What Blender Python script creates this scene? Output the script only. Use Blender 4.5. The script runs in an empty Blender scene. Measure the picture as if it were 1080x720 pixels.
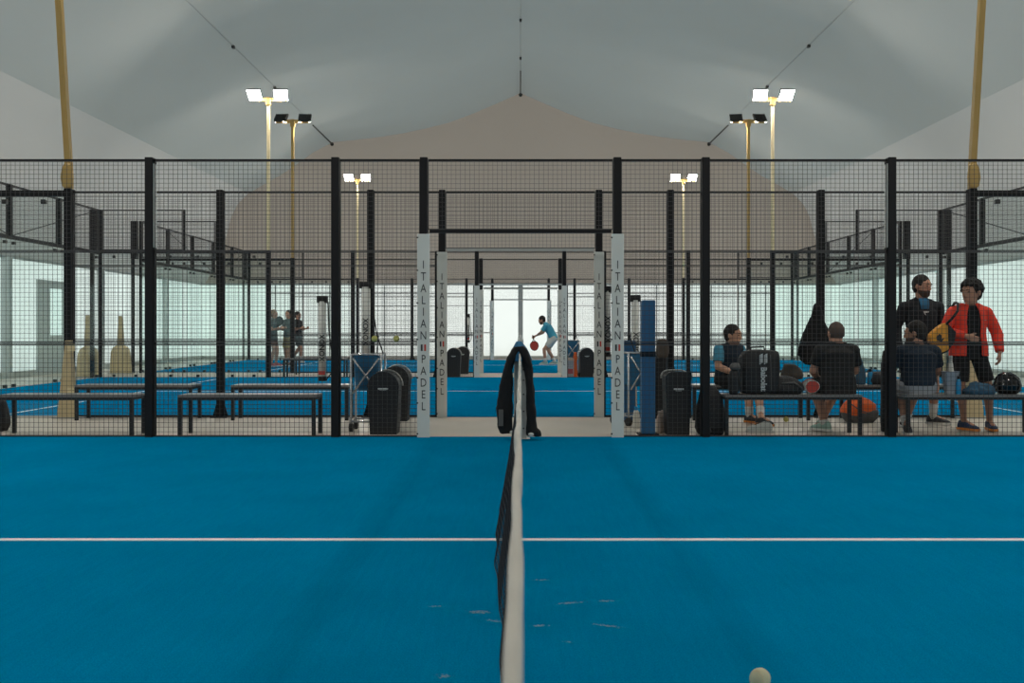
import bpy, bmesh, math, random
from mathutils import Vector, Matrix, noise
PI = math.pi
random.seed(7)
scn = bpy.context.scene
COL = scn.collection
V = Vector

# ------------------------------------------------------------------ materials
def new_mat(name):
    m = bpy.data.materials.new(name); m.use_nodes = True
    m.node_tree.nodes.clear()
    return m, m.node_tree
def mat(name, col, rough=.6, metal=0, var=.12, scale=8, bump=0, bscale=60, emit=None, estr=0, spec=.5, stretch=(1,1,1)):
    m, nt = new_mat(name); N = nt.nodes.new; L = nt.links.new
    out = N('ShaderNodeOutputMaterial'); b = N('ShaderNodeBsdfPrincipled'); L(b.outputs[0], out.inputs[0])
    tc = N('ShaderNodeTexCoord'); mp = N('ShaderNodeMapping'); L(tc.outputs['Object'], mp.inputs[0]); mp.inputs['Scale'].default_value = stretch
    n = N('ShaderNodeTexNoise'); n.inputs['Scale'].default_value = scale; n.inputs['Detail'].default_value = 4
    L(mp.outputs[0], n.inputs['Vector'])
    r = N('ShaderNodeMapRange'); r.inputs['To Min'].default_value = 1-var; r.inputs['To Max'].default_value = 1+var
    L(n.outputs[0], r.inputs[0])
    mx = N('ShaderNodeMix'); mx.data_type = 'RGBA'; mx.blend_type = 'MULTIPLY'; mx.inputs[0].default_value = 1
    mx.inputs[6].default_value = (*col, 1); L(r.outputs[0], mx.inputs[7])
    L(mx.outputs[2], b.inputs['Base Color'])
    b.inputs['Roughness'].default_value = rough; b.inputs['Metallic'].default_value = metal
    b.inputs['Specular IOR Level'].default_value = spec
    if emit: b.inputs['Emission Color'].default_value = (*emit, 1); b.inputs['Emission Strength'].default_value = estr
    if bump:
        n2 = N('ShaderNodeTexNoise'); n2.inputs['Scale'].default_value = bscale; n2.inputs['Detail'].default_value = 5
        L(mp.outputs[0], n2.inputs['Vector'])
        bp = N('ShaderNodeBump'); bp.inputs['Strength'].default_value = bump; bp.inputs['Distance'].default_value = .01
        L(n2.outputs[0], bp.inputs['Height']); L(bp.outputs[0], b.inputs['Normal'])
    return m
def fabric_sheet(name, col, transl, tcol=None, var=.05, scale=.35):
    """membrane: diffuse on the inside plus daylight soaking through from outside"""
    m, nt = new_mat(name); N = nt.nodes.new; L = nt.links.new
    out = N('ShaderNodeOutputMaterial'); d = N('ShaderNodeBsdfDiffuse'); t = N('ShaderNodeBsdfTranslucent'); mx = N('ShaderNodeMixShader')
    tc = N('ShaderNodeTexCoord'); n = N('ShaderNodeTexNoise'); n.inputs['Scale'].default_value = scale; n.inputs['Detail'].default_value = 3
    L(tc.outputs['Object'], n.inputs['Vector'])
    r = N('ShaderNodeMapRange'); r.inputs['To Min'].default_value = 1-var; r.inputs['To Max'].default_value = 1+var; L(n.outputs[0], r.inputs[0])
    for node, c in ((d, col), (t, tcol or col)):
        mm = N('ShaderNodeMix'); mm.data_type = 'RGBA'; mm.blend_type = 'MULTIPLY'; mm.inputs[0].default_value = 1
        mm.inputs[6].default_value = (*c, 1); L(r.outputs[0], mm.inputs[7]); L(mm.outputs[2], node.inputs[0])
    mx.inputs[0].default_value = transl
    L(d.outputs[0], mx.inputs[1]); L(t.outputs[0], mx.inputs[2]); L(mx.outputs[0], out.inputs[0])
    return m
def glass_mat(name, tint, gl=.06):
    m, nt = new_mat(name); N = nt.nodes.new; L = nt.links.new
    out = N('ShaderNodeOutputMaterial'); t = N('ShaderNodeBsdfTransparent'); g = N('ShaderNodeBsdfGlossy'); mx = N('ShaderNodeMixShader')
    t.inputs[0].default_value = (*tint, 1); g.inputs['Roughness'].default_value = .03; g.inputs['Color'].default_value = (.8, .9, .88, 1)
    lw = N('ShaderNodeFresnel'); lw.inputs[0].default_value = 1.3
    n = N('ShaderNodeTexNoise'); n.inputs['Scale'].default_value = 2
    ad = N('ShaderNodeMath'); ad.operation = 'MULTIPLY_ADD'; L(n.outputs[0], ad.inputs[0]); ad.inputs[1].default_value = .03; L(lw.outputs[0], ad.inputs[2])
    ge = N('ShaderNodeNewGeometry'); fm = N('ShaderNodeMath'); fm.operation = 'SUBTRACT'; fm.inputs[0].default_value = 1; L(ge.outputs['Backfacing'], fm.inputs[1])
    fx = N('ShaderNodeMath'); fx.operation = 'MULTIPLY'; L(ad.outputs[0], fx.inputs[0]); L(fm.outputs[0], fx.inputs[1])
    L(fx.outputs[0], mx.inputs[0]); L(t.outputs[0], mx.inputs[1]); L(g.outputs[0], mx.inputs[2]); L(mx.outputs[0], out.inputs[0])
    return m
def turf_mat(name, col, scuffs=()):
    m, nt = new_mat(name); N = nt.nodes.new; L = nt.links.new
    out = N('ShaderNodeOutputMaterial'); b = N('ShaderNodeBsdfPrincipled'); L(b.outputs[0], out.inputs[0])
    tc = N('ShaderNodeTexCoord')
    def noise_(scale, st=(1,1,1), det=4):
        mp = N('ShaderNodeMapping'); mp.inputs['Scale'].default_value = st; L(tc.outputs['Object'], mp.inputs[0])
        n = N('ShaderNodeTexNoise'); n.inputs['Scale'].default_value = scale; n.inputs['Detail'].default_value = det; L(mp.outputs[0], n.inputs['Vector']); return n
    def rng(n, a, c):
        r = N('ShaderNodeMapRange'); r.inputs['From Min'].default_value = .3; r.inputs['From Max'].default_value = .7
        r.inputs['To Min'].default_value = a; r.inputs['To Max'].default_value = c; L(n.outputs[0], r.inputs[0]); return r
    a = rng(noise_(1.1), .93, 1.07); c2 = rng(noise_(180, det=2), .82, 1.18); s = rng(noise_(9, (5, .35, 1)), .96, 1.04)
    p1 = N('ShaderNodeMath'); p1.operation = 'MULTIPLY'; L(a.outputs[0], p1.inputs[0]); L(c2.outputs[0], p1.inputs[1])
    p2 = N('ShaderNodeMath'); p2.operation = 'MULTIPLY'; L(p1.outputs[0], p2.inputs[0]); L(s.outputs[0], p2.inputs[1])
    mx = N('ShaderNodeMix'); mx.data_type = 'RGBA'; mx.blend_type = 'MULTIPLY'; mx.inputs[0].default_value = 1
    mx.inputs[6].default_value = (*col, 1); L(p2.outputs[0], mx.inputs[7])
    last = mx.outputs[2]
    sn = noise_(75, (1, 1.8, 1), 8)
    for (x, y, w, h, ang, thr) in scuffs:      # worn marks with an outline of their own
        mp = N('ShaderNodeMapping'); mp.vector_type = 'TEXTURE'; mp.inputs['Location'].default_value = (x, y, 0); mp.inputs['Rotation'].default_value = (0, 0, ang)
        mp.inputs['Scale'].default_value = (w, h, 1); L(tc.outputs['Object'], mp.inputs[0])
        sep = N('ShaderNodeSeparateXYZ'); L(mp.outputs[0], sep.inputs[0]); cb = N('ShaderNodeCombineXYZ'); L(sep.outputs[0], cb.inputs[0]); L(sep.outputs[1], cb.inputs[1])
        ln = N('ShaderNodeVectorMath'); ln.operation = 'LENGTH'; L(cb.outputs[0], ln.inputs[0])
        iv = N('ShaderNodeMath'); iv.operation = 'SUBTRACT'; iv.inputs[0].default_value = 1; L(ln.outputs['Value'], iv.inputs[1]); iv.use_clamp = True
        ad = N('ShaderNodeMath'); ad.operation = 'MULTIPLY_ADD'; L(iv.outputs[0], ad.inputs[0]); ad.inputs[1].default_value = .38; thr = .735+(thr-.62)*.3; L(sn.outputs[0], ad.inputs[2])
        gt = N('ShaderNodeMapRange'); gt.inputs['From Min'].default_value = thr; gt.inputs['From Max'].default_value = thr+.2; L(ad.outputs[0], gt.inputs[0])
        inn = N('ShaderNodeMath'); inn.operation = 'LESS_THAN'; L(ln.outputs['Value'], inn.inputs[0]); inn.inputs[1].default_value = 1
        ml = N('ShaderNodeMath'); ml.operation = 'MULTIPLY'; L(gt.outputs[0], ml.inputs[0]); i2 = N('ShaderNodeMath'); i2.operation = 'MULTIPLY'; i2.inputs[1].default_value = .6; L(inn.outputs[0], i2.inputs[0]); L(i2.outputs[0], ml.inputs[1])
        m2 = N('ShaderNodeMix'); m2.data_type = 'RGBA'; L(ml.outputs[0], m2.inputs[0]); L(last, m2.inputs[6]); m2.inputs[7].default_value = (.5, .45, .38, 1); last = m2.outputs[2]
    L(last, b.inputs['Base Color']); b.inputs['Roughness'].default_value = .72; b.inputs['Specular IOR Level'].default_value = .0
    bn = noise_(260, det=3); bp = N('ShaderNodeBump'); bp.inputs['Strength'].default_value = .5; bp.inputs['Distance'].default_value = .006
    L(bn.outputs[0], bp.inputs['Height']); L(bp.outputs[0], b.inputs['Normal'])
    return m

M = {}
M['black'] = mat('black_powder_coat', (.006, .0055, .007), .55, spec=.25)
M['wire'] = mat('dark_wire', (.040, .037, .038), .5)
M['bench'] = mat('bench_black', (.007, .007, .008), .5)
M['benchtop'] = mat('bench_board', (.19, .175, .165), .3)
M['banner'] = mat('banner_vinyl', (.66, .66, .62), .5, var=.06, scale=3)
M['ink'] = mat('ink', (.02, .02, .022), .6)
M['redink'] = mat('red_ink', (.55, .05, .03), .6)
M['white'] = mat('white_paint', (.62, .62, .58), .5)
M['tape'] = mat('net_tape', (.64, .60, .54), .8, bump=.4, bscale=180)
M['netcord'] = mat('net_cord', (.010, .011, .016), .8)
M['line'] = mat('court_line_white', (.78, .80, .80), .8)
M['concrete'] = mat('pale_concrete', (.56, .505, .435), .45, var=.1, scale=1.6, bump=.05)
M['gold'] = mat('ochre_wood', (.48, .30, .09), .5, var=.15, scale=4, stretch=(6, 6, .6))
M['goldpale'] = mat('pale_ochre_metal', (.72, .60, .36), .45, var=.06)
M['grey'] = mat('grey_metal', (.32, .33, .33), .35, .6)
M['chrome'] = mat('chrome', (.62, .63, .64), .25, .7)
M['rubber'] = mat('black_rubber', (.008, .008, .008), .7)
M['bin'] = mat('bin_plastic', (.008, .008, .009), .6)
M['binrim'] = mat('bin_rim_grey', (.42, .41, .38), .5)
M['yellowball'] = mat('felt_yellow', (.55, .50, .16), .95, bump=.5, bscale=300)
M['paleball'] = mat('felt_worn', (.66, .62, .42), .95, bump=.5, bscale=300)
M['blue_pad'] = mat('blue_pad', (.008, .105, .25), .55)
M['blue_bag'] = mat('blue_bag', (.012, .13, .26), .6)
M['cable'] = mat('steel_cable', (.26, .27, .26), .5, .3)
M['strip'] = mat('pale_strip', (.45, .47, .46), .6)
M['beam'] = mat('grey_beam', (.40, .41, .40), .5)
M['clamp'] = mat('clamp_black', (.012, .012, .012), .4)
M['glass'] = glass_mat('tempered_glass', (.955, .985, .978))
M['blackcloth'] = mat('black_cloth', (.006, .006, .007), .9, bump=.3, bscale=90)
M['navy'] = mat('navy_cloth', (.007, .016, .030), .9, bump=.3, bscale=90)
M['charcoal'] = mat('charcoal_cloth', (.016, .0145, .014), .9, bump=.3, bscale=90)
M['darkjacket'] = mat('dark_jacket_cloth', (.009, .010, .014), .9, bump=.3, bscale=90)
M['lightblue'] = mat('light_blue_cloth', (.06, .27, .40), .85)
M['collarblue'] = mat('denim_blue_cloth', (.03, .15, .28), .85)
M['redcloth'] = mat('red_jacket_cloth', (.82, .05, .02), .75, bump=.25, bscale=40)
M['greyshorts'] = mat('pale_grey_cloth', (.30, .31, .33), .85)
M['paleshorts'] = mat('off_white_cloth', (.55, .54, .50), .85)
M['khaki'] = mat('khaki_cloth', (.40, .30, .14), .85)
M['teal'] = mat('teal_cloth', (.05, .30, .42), .85)
M['greyteal'] = mat('grey_teal_cloth', (.10, .14, .14), .85)
M['pink'] = mat('pink_shoe', (.45, .10, .12), .7)
M['jeans'] = mat('blue_grey_cloth', (.03, .085, .14), .85, var=.3, scale=20)
M['skin'] = mat('skin_tan', (.54, .29, .19), .55, var=.08)
M['skin2'] = mat('skin_brown', (.47, .235, .15), .55, var=.08)
M['skin3'] = mat('skin_fair', (.48, .29, .21), .55, var=.08)
M['hair'] = mat('dark_hair', (.012, .008, .006), .8, bump=.8, bscale=120)
M['beard'] = mat('short_beard', (.075, .040, .026), .8, bump=.4, bscale=150)
M['footwood'] = mat('pale_footing_wood', (.58, .46, .27), .6, var=.2, scale=5, stretch=(5, 5, .7))
M['hairbuzz'] = mat('buzzed_hair', (.10, .065, .05), .8)
M['hairblond'] = mat('blond_hair', (.30, .21, .14), .7)
M['eye'] = mat('eye_dark', (.01, .01, .01), .2)
M['sock'] = mat('white_sock', (.58, .57, .54), .9)
M['shoe_dark'] = mat('shoe_dark', (.018, .02, .026), .6)
M['shoe_blue'] = mat('shoe_navy', (.012, .03, .09), .6)
M['shoe_white'] = mat('shoe_white', (.50, .54, .52), .6)
M['shoe_green'] = mat('shoe_pale_green', (.28, .42, .36), .6)
M['sole'] = mat('sole_white', (.60, .60, .57), .6)
M['sole_orange'] = mat('orange_trim', (.62, .22, .04), .6)
M['orange'] = mat('orange_fabric', (.80, .13, .015), .6)
M['amber'] = mat('amber_panel', (.80, .34, .03), .6)
M['bagblack'] = mat('bag_black', (.006, .006, .007), .6, bump=.25, bscale=50)
M['baggrey'] = mat('bag_grey', (.10, .095, .09), .7, bump=.3, bscale=40)
M['bagtan'] = mat('bag_taupe', (.075, .058, .045), .8, bump=.4, bscale=30)
M['logo'] = mat('pale_logo', (.50, .52, .52), .6)
M['bottleblue'] = mat('bottle_blue', (.02, .28, .55), .25)
M['bottlewhite'] = mat('bottle_translucent', (.62, .60, .54), .3)
M['bucket'] = mat('pale_grey_bucket', (.34, .36, .40), .5)
M['peach'] = mat('pale_peach_plastic', (.55, .42, .34), .5)
M['helmet'] = mat('gloss_black', (.008, .008, .009), .15)
M['racket_red'] = mat('racket_red', (.5, .05, .03), .4)
M['lampface'] = mat('lamp_face', (.9, .9, .9), .4, emit=(1, .955, .87), estr=260)
M['lamphouse'] = mat('lamp_housing', (.03, .028, .025), .5)

M['roof'] = fabric_sheet('roof_membrane', (.36, .365, .345), .12, (.60, .63, .60))
M['roofside'] = fabric_sheet('side_membrane', (.33, .32, .30), .16, (.70, .70, .67))
M['gable'] = fabric_sheet('gable_membrane', (.29, .255, .22), .13, (.58, .50, .43), var=.04)
M['curtain'] = fabric_sheet('clear_curtain', (.55, .57, .55), .80, (.70, .72, .69), var=.03, scale=.8)
M['curtainside'] = fabric_sheet('clear_side_curtain', (.48, .50, .49), .74, (.66, .69, .67), var=.10, scale=.7)
M['turfA'] = turf_mat('blue_turf_near', (.0, .205, .40), [(-.17, 3.92, .09, .05, -.25, .62), (-.10, 3.80, .12, .035, -.5, .78), (.075, 3.74, .07, .03, 0, .66),
        (.10, 4.42, .10, .03, 0, .72), (.21, 4.05, .14, .035, .25, .72), (.37, 4.08, .09, .03, .1, .74), (.34, 3.74, .13, .03, -.4, .72), (-.36, 4.0, .1, .03, 0, .82), (-.26, 3.2, .06, .05, 0, .8), (.18, 3.55, .05, .03, 0, .8)])
M['turf'] = turf_mat('blue_turf', (.0, .20, .41))

# ------------------------------------------------------------------ mesh builder
class MB:
    def __init__(s): s.v = []; s.f = []; s.m = []; s.cur = 0
    def add(s, vs, fs):
        o = len(s.v); s.v += [tuple(v) for v in vs]; s.f += [tuple(i+o for i in f) for f in fs]; s.m += [s.cur]*len(fs); return s
    def box(s, x0, x1, y0, y1, z0, z1):
        return s.add([(x0,y0,z0),(x1,y0,z0),(x1,y1,z0),(x0,y1,z0),(x0,y0,z1),(x1,y0,z1),(x1,y1,z1),(x0,y1,z1)],
              [(0,3,2,1),(4,5,6,7),(0,1,5,4),(1,2,6,5),(2,3,7,6),(3,0,4,7)])
    def bbox(s, x0, x1, y0, y1, z0, z1, b=.006):
        """box with bevelled vertical and horizontal edges"""
        bm = bmesh.new(); bmesh.ops.create_cube(bm, size=1)
        for v in bm.verts: v.co = V(((x0+x1)/2+v.co.x*(x1-x0), (y0+y1)/2+v.co.y*(y1-y0), (z0+z1)/2+v.co.z*(z1-z0)))
        bmesh.ops.bevel(bm, geom=bm.edges[:], offset=b, segments=2, affect='EDGES', profile=.5)
        s.add([v.co.copy() for v in bm.verts], [[v.index for v in f.verts] for f in bm.faces]); bm.free(); return s
    def loft(s, rings, cap=True):
        n = len(rings[0]); vs = [p for r in rings for p in r]; fs = []
        for k in range(len(rings)-1):
            for i in range(n):
                j = (i+1) % n; fs.append((k*n+i, k*n+j, (k+1)*n+j, (k+1)*n+i))
        if cap: fs.append(tuple(reversed(range(n)))); fs.append(tuple((len(rings)-1)*n+i for i in range(n)))
        return s.add(vs, fs)
    def ell_loft(s, secs, X=(1,0,0), Y=(0,1,0), n=20, p=2.0):
        """sections (centre, rx, ry), superellipse exponent p"""
        lx = V(X).length; ly = V(Y).length; X = V(X).normalized(); Y = V(Y).normalized(); rings = []
        lx = lx if 1.01 < lx < 1.4 else 1; ly = ly if 1.01 < ly < 1.4 else 1
        for c, rx, ry in secs:
            rx *= lx; ry *= ly
            r = []
            for i in range(n):
                a = 2*PI*i/n; ca, sa = math.cos(a), math.sin(a)
                r.append(V(c)+X*(rx*math.copysign(abs(ca)**(2/p), ca))+Y*(ry*math.copysign(abs(sa)**(2/p), sa)))
            rings.append(r)
        return s.loft(rings)
    def tube(s, pts, r, n=8, closed=False):
        pts = [V(p) for p in pts]; rings = []
        rs = r if isinstance(r, (list, tuple)) else [r]*len(pts)
        ref = None
        for i, p in enumerate(pts):
            a = pts[max(i-1, 0)]; b = pts[min(i+1, len(pts)-1)]; t = (b-a).normalized()
            if ref is None or abs(ref.dot(t)) > .95: ref = V((0,0,1)) if abs(t.z) < .9 else V((1,0,0))
            x = t.cross(ref).normalized(); y = x.cross(t).normalized() ; ref = y
            rings.append([p+x*(math.cos(2*PI*k/n)*rs[i])+y*(math.sin(2*PI*k/n)*rs[i]) for k in range(n)])
        return s.loft(rings)
    def bar(s, a, b, w, h=None, up=(0,0,1)):
        a = V(a); b = V(b); h = h or w; t = (b-a).normalized(); u = V(up)
        if abs(u.dot(t)) > .99: u = V((0,1,0))
        x = t.cross(u).normalized()*w/2; y = x.cross(t).normalized()*h/2
        return s.loft([[p-x-y, p+x-y, p+x+y, p-x+y] for p in (a, b)])
    def cone(s, a, b, ra, rb, n=16, ends=True):
        a = V(a); b = V(b); s.tube([a, b], [ra, rb], n)
        if ends: s.sphere(a, (ra,)*3, n=n); s.sphere(b, (rb,)*3, n=n)
        return s
    def sphere(s, c, r, X=None, Y=None, Z=None, n=16):
        c = V(c); r = (r, r, r) if not isinstance(r, (tuple, list)) else r
        X = V(X) if X is not None else V((1,0,0)); Y = V(Y) if Y is not None else V((0,1,0)); Z = V(Z) if Z is not None else V((0,0,1))
        m = n//2; vs = [c+Z*r[2]]; fs = []
        for i in range(1, m):
            t = PI*i/m
            for j in range(n):
                a = 2*PI*j/n
                vs.append(c+X*(r[0]*math.sin(t)*math.cos(a))+Y*(r[1]*math.sin(t)*math.sin(a))+Z*(r[2]*math.cos(t)))
        vs.append(c-Z*r[2]); last = len(vs)-1
        for j in range(n):
            k = (j+1) % n; fs.append((0, 1+j, 1+k)); fs.append((last, 1+(m-2)*n+k, 1+(m-2)*n+j))
            for i in range(m-2): fs.append((1+i*n+j, 1+(i+1)*n+j, 1+(i+1)*n+k, 1+i*n+k))
        return s.add(vs, fs)
    def prism(s, pts, axis, a, b):
        """2D outline extruded along an axis ('x','y','z')"""
        def P(u, w, t): return {'x': (t, u, w), 'y': (u, t, w), 'z': (u, w, t)}[axis]
        return s.loft([[P(u, w, a) for u, w in pts], [P(u, w, b) for u, w in pts]])
    def build(s, name, m, parent=None, smooth=False):
        me = bpy.data.meshes.new(name); me.from_pydata(s.v, [], s.f)
        ms = m if isinstance(m, list) else [m]
        for k in ms: me.materials.append(k)
        if len(ms) > 1: me.polygons.foreach_set('material_index', s.m)
        bm = bmesh.new(); bm.from_mesh(me); bmesh.ops.recalc_face_normals(bm, faces=bm.faces[:]); bm.to_mesh(me); bm.free()
        if smooth: me.polygons.foreach_set('use_smooth', [True]*len(me.polygons))
        me.update()
        o = bpy.data.objects.new(name, me); COL.objects.link(o)
        if parent: o.parent = parent
        return o
def smooth_by_angle(o, deg=40):
    me = o.data; me.polygons.foreach_set('use_smooth', [True]*len(me.polygons))
    bm = bmesh.new(); bm.from_mesh(me)
    for e in bm.edges:
        if len(e.link_faces) == 2 and e.calc_face_angle(0) > math.radians(deg): e.smooth = False
    bm.to_mesh(me); bm.free(); return o
def remeshed(mb, name, m, parent=None, voxel=.01, it=4, amp=0, freq=9, seed=0):
    o = mb.build(name+'_raw', m)
    md = o.modifiers.new('r', 'REMESH'); md.mode = 'VOXEL'; md.voxel_size = voxel
    if it: sm = o.modifiers.new('s', 'SMOOTH'); sm.factor = .5; sm.iterations = it
    dg = bpy.context.evaluated_depsgraph_get(); me = bpy.data.meshes.new_from_object(o.evaluated_get(dg))
    old = o.data; bpy.data.objects.remove(o); bpy.data.meshes.remove(old)
    if amp:
        ns = [v.normal.copy() for v in me.vertices]
        for v, n in zip(me.vertices, ns):
            p = v.co*freq+V((seed*7.3, seed*3.1, 0)); p.z *= .45
            v.co += n*(amp*noise.noise(p)+amp*.5*noise.noise(p*2.3))
    me.polygons.foreach_set('use_smooth', [True]*len(me.polygons)); me.name = name
    me.materials.clear(); me.materials.append(m)
    r = bpy.data.objects.new(name, me); COL.objects.link(r)
    if parent: r.parent = parent
    return r
def tag(o, label=None, cat=None, group=None, kind=None):
    if label: o['label'] = label
    if cat: o['category'] = cat
    if group: o['group'] = group
    if kind: o['kind'] = kind
    return o
def thing(name, label, cat, loc=(0,0,0), rz=0, group=None):
    o = bpy.data.objects.new(name, None); COL.objects.link(o); o.location = loc; o.rotation_euler = (0, 0, rz)
    o.empty_display_size = .1
    return tag(o, label, cat, group)
def copy_tree(o, parent=None):
    c = o.copy(); COL.objects.link(c)
    if parent: c.parent = parent
    for ch in [k for k in bpy.data.objects if k.parent == o]: copy_tree(ch, c)
    return c
def dup(o, loc, rz=None, label=None):
    c = copy_tree(o); c.location = loc
    if rz is not None: c.rotation_euler = (0, 0, rz)
    if label: c['label'] = label
    return c
def text_mb(txt, size, thick=.002, xs=1.0, bold=0):
    """returns (verts, faces) of lettering in XZ plane, centred, reading along +X, up +Z"""
    cu = bpy.data.curves.new('t', 'FONT'); cu.body = txt; cu.size = size; cu.extrude = thick/2; cu.offset = bold
    cu.align_x = 'CENTER'; cu.align_y = 'CENTER'; cu.resolution_u = 3
    o = bpy.data.objects.new('t', cu); COL.objects.link(o)
    dg = bpy.context.evaluated_depsgraph_get(); me = bpy.data.meshes.new_from_object(o.evaluated_get(dg))
    vs = [V((v.co.x*xs, -v.co.z, v.co.y)) for v in me.vertices]; fs = [tuple(p.vertices) for p in me.polygons]
    bpy.data.objects.remove(o); bpy.data.curves.remove(cu); bpy.data.meshes.remove(me)
    return vs, fs
GLY = {c: text_mb(c, .128, .002, .74) for c in 'ITALNPDE'}

# ------------------------------------------------------------------ measured layout
Y1, Y2, Y3, Y4, Y5 = 10.26, 12.66, 22.66, 25.06, 35.06    # the five fences
YW = 36.2                                                # far gable
XW = 12.2                                                # side walls
EYE = 1.18

# ------------------------------------------------------------------ setting
mb = MB().box(-XW-.3, XW+.3, -12, YW+.3, -.12, 0); tag(mb.build('floor', M['concrete']), kind='structure')
courts = [('A', .26, Y1, 'turfA', 'blue turf of the nearest court, crossed by one white line under the net'),
          ('B', Y2, Y3, 'turf', 'blue turf of the middle court beyond the first walkway'),
          ('C', Y4, Y5, 'turf', 'blue turf of the farthest court where the distant players stand')]
for nm, a, b, mt, lab in courts:
    t = thing('court_turf', lab, 'court', (0, (a+b)/2, 0), group='blue padel courts')
    o = MB().box(-10, 10, a, b, .0, .012).build('turf_carpet', M[mt], None)
    o.data.transform(Matrix.Translation((0, -(a+b)/2, 0))) if nm != 'A' else None
    if nm == 'A': o.location = (0, -(a+b)/2, 0)
    o.parent = t
    hw = (b-a)/2
    MB().box(-6.97, 6.97, -.026, .026, .012, .0145).build('court_line', M['line'], t)
    for sx in (-6.97, 6.97): MB().box(sx-.025, sx+.025, -hw, hw, .012, .0145).build('court_line', M['line'], t)

# roof section measured on the far gable: (x, z)
prof_g = [(0, 10.12), (.9, 9.72), (1.77, 9.35), (2.7, 9.0), (3.6, 8.77), (4.5, 8.58), (5.4, 8.44), (6.3, 8.33), (7.15, 8.25), (7.9, 7.85), (8.6, 7.35), (9.2, 6.95), (9.8, 6.62), (10.35, 6.30), (10.75, 5.9), (11.0, 5.4), (11.2, 4.6), (11.5, 3.7), (12.0, 2.88)]
def prof(y):
    t = max(0, min(1, (YW-y)/5.0)); t = t*t*(3-2*t); out = []
    for x, z in prof_g:
        if x <= 7.15:
            ch = 10.12+(8.25-10.12)*x/7.15; zz = z+(ch-z)*t*1.0+.12*t*math.sin(PI*x/7.15)
        elif x <= 10.35:
            ch = 8.25+(6.30-8.25)*(x-7.15)/3.2; zz = z+(ch-z)*t+.08*t*math.sin(PI*(x-7.15)/3.2)
        else: zz = z
        out.append((x, zz))
    return out
ys = [YW-.35*k for k in range(20)]
while ys[-1] > -12: ys.append(ys[-1]-1.2)
ys[-1] = -12
def sheet(i0, i1, m, name):
    mb = MB(); rows = []
    for sgn in (-1, 1):
        vs = []; fs = []; n = i1-i0+1
        for y in ys: vs += [(sgn*x, y, z) for x, z in prof(y)[i0:i1+1]]
        for r in range(len(ys)-1):
            for c in range(n-1): fs.append((r*n+c, r*n+c+1, (r+1)*n+c+1, (r+1)*n+c))
        mb.add(vs, fs)
    o = mb.build(name, m, smooth=True); return tag(o, kind='structure')
sheet(0, 8, M['roof'], 'ceiling')
sheet(8, 13, M['roof'], 'ceiling')
sheet(13, 18, M['roofside'], 'ceiling')
def gable(name, y, z0):
    pr = prof_g if y > 0 else prof(-12)
    pts = [(x, z) for x, z in pr if z > z0+.01]
    outl = [(-x, z) for x, z in reversed(pts)]+pts[1:]; n = len(outl)
    vs = [(x, y, z) for x, z in outl]+[(x, y, z0) for x, z in outl]
    fs = [(i, i+1, n+i+1, n+i) for i in range(n-1)]
    return tag(MB().add(vs, fs).build(name, M['gable']), kind='structure')
ZC = 2.86
gable('wall_back', YW, ZC)
mb = MB(); mb.cur = 0
gf = gable('wall_front', -12, ZC)
# lower lit curtains
def curtain(name, along, a, b, pos, z0, z1, m, amp=.05, wave=.55):
    vs = []; fs = []; n = int(abs(b-a)/.06)
    for i in range(n+1):
        t = a+(b-a)*i/n; d = amp*math.sin(t*2*PI/wave)*(.6+.4*math.sin(t*1.7))
        for z, k in ((z0, 1.0), ((z0+z1)/2, .9), (z1, .35)):
            vs.append((t, pos+d*k, z) if along == 'x' else (pos+d*k, t, z))
    for i in range(n):
        for r in range(2): fs.append((i*3+r, i*3+r+1, (i+1)*3+r+1, (i+1)*3+r))
    return tag(MB().add(vs, fs).build(name, m, smooth=True), kind='structure')
curtain('window_1', 'x', -XW, XW, YW, .12, ZC, M['curtain'], .012, 1.03)
curtain('fill_curtain', 'x', -XW, XW, -12, .12, ZC, M['curtain'], .012, 1.03)  # unseen bright curtain behind the viewer, added for front light
curtain('window_2', 'y', -12, YW, -XW+.02, .12, ZC+.05, M['curtainside'], .09, .8)
curtain('window_3', 'y', -12, YW, XW-.02, .12, ZC+.05, M['curtainside'], .09, .8)
k = 8
def trim(mb, m):
    global k; k += 1; return tag(mb.build('trim_%d' % k, m), kind='structure')
for x in [i*1.035 for i in range(-11, 12)]:
    trim(MB().box(x-.02 if x else -.09, x+.02 if x else .09, YW-.06, YW-.02, .10, ZC), M['beam'] if x == 0 else M['cable'])
trim(MB().box(-XW, XW, YW-.09, YW-.01, ZC-.05, ZC+.03), M['beam'])
for s in (-1, 1):
    tag(MB().box(min(s*XW, s*(XW-.16)), max(s*XW, s*(XW-.16)), -12, YW, 0, .14).build('baseboard_'+('left' if s < 0 else 'right'), M['strip']), kind='structure')
    trim(MB().box(min(s*(XW-.02), s*(XW-.12)), max(s*(XW-.02), s*(XW-.12)), -12, YW, ZC-.02, ZC+.07), M['beam'])
    for y in (2.4, 7.4, 12.4, 17.4, 22.4, 27.4, 32.4):
        trim(MB().box(min(s*(XW-.03), s*(XW-.2)), max(s*(XW-.03), s*(XW-.2)), y-.09, y+.09, 0, ZC), M['strip'])
tag(MB().box(-XW, XW, YW-.16, YW, 0, .13).build('baseboard_back', M['strip']), kind='structure')
# service doors with a small pane in the left curtain
dr = MB()
for a_ in ((23.75, 25.3, 0, 1.0), (23.75, 25.3, 2.2, 2.4), (23.75, 24.35, 1.0, 2.2), (25.1, 25.3, 1.0, 2.2)): dr.box(-XW+.11, -XW+.17, *a_)
tag(dr.build('door_1', M['strip']), kind='structure')
MB().box(-XW+.13, -XW+.14, 24.35, 25.1, 1.0, 2.2).build('pane', M['glass'], bpy.data.objects['door_1'])
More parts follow.
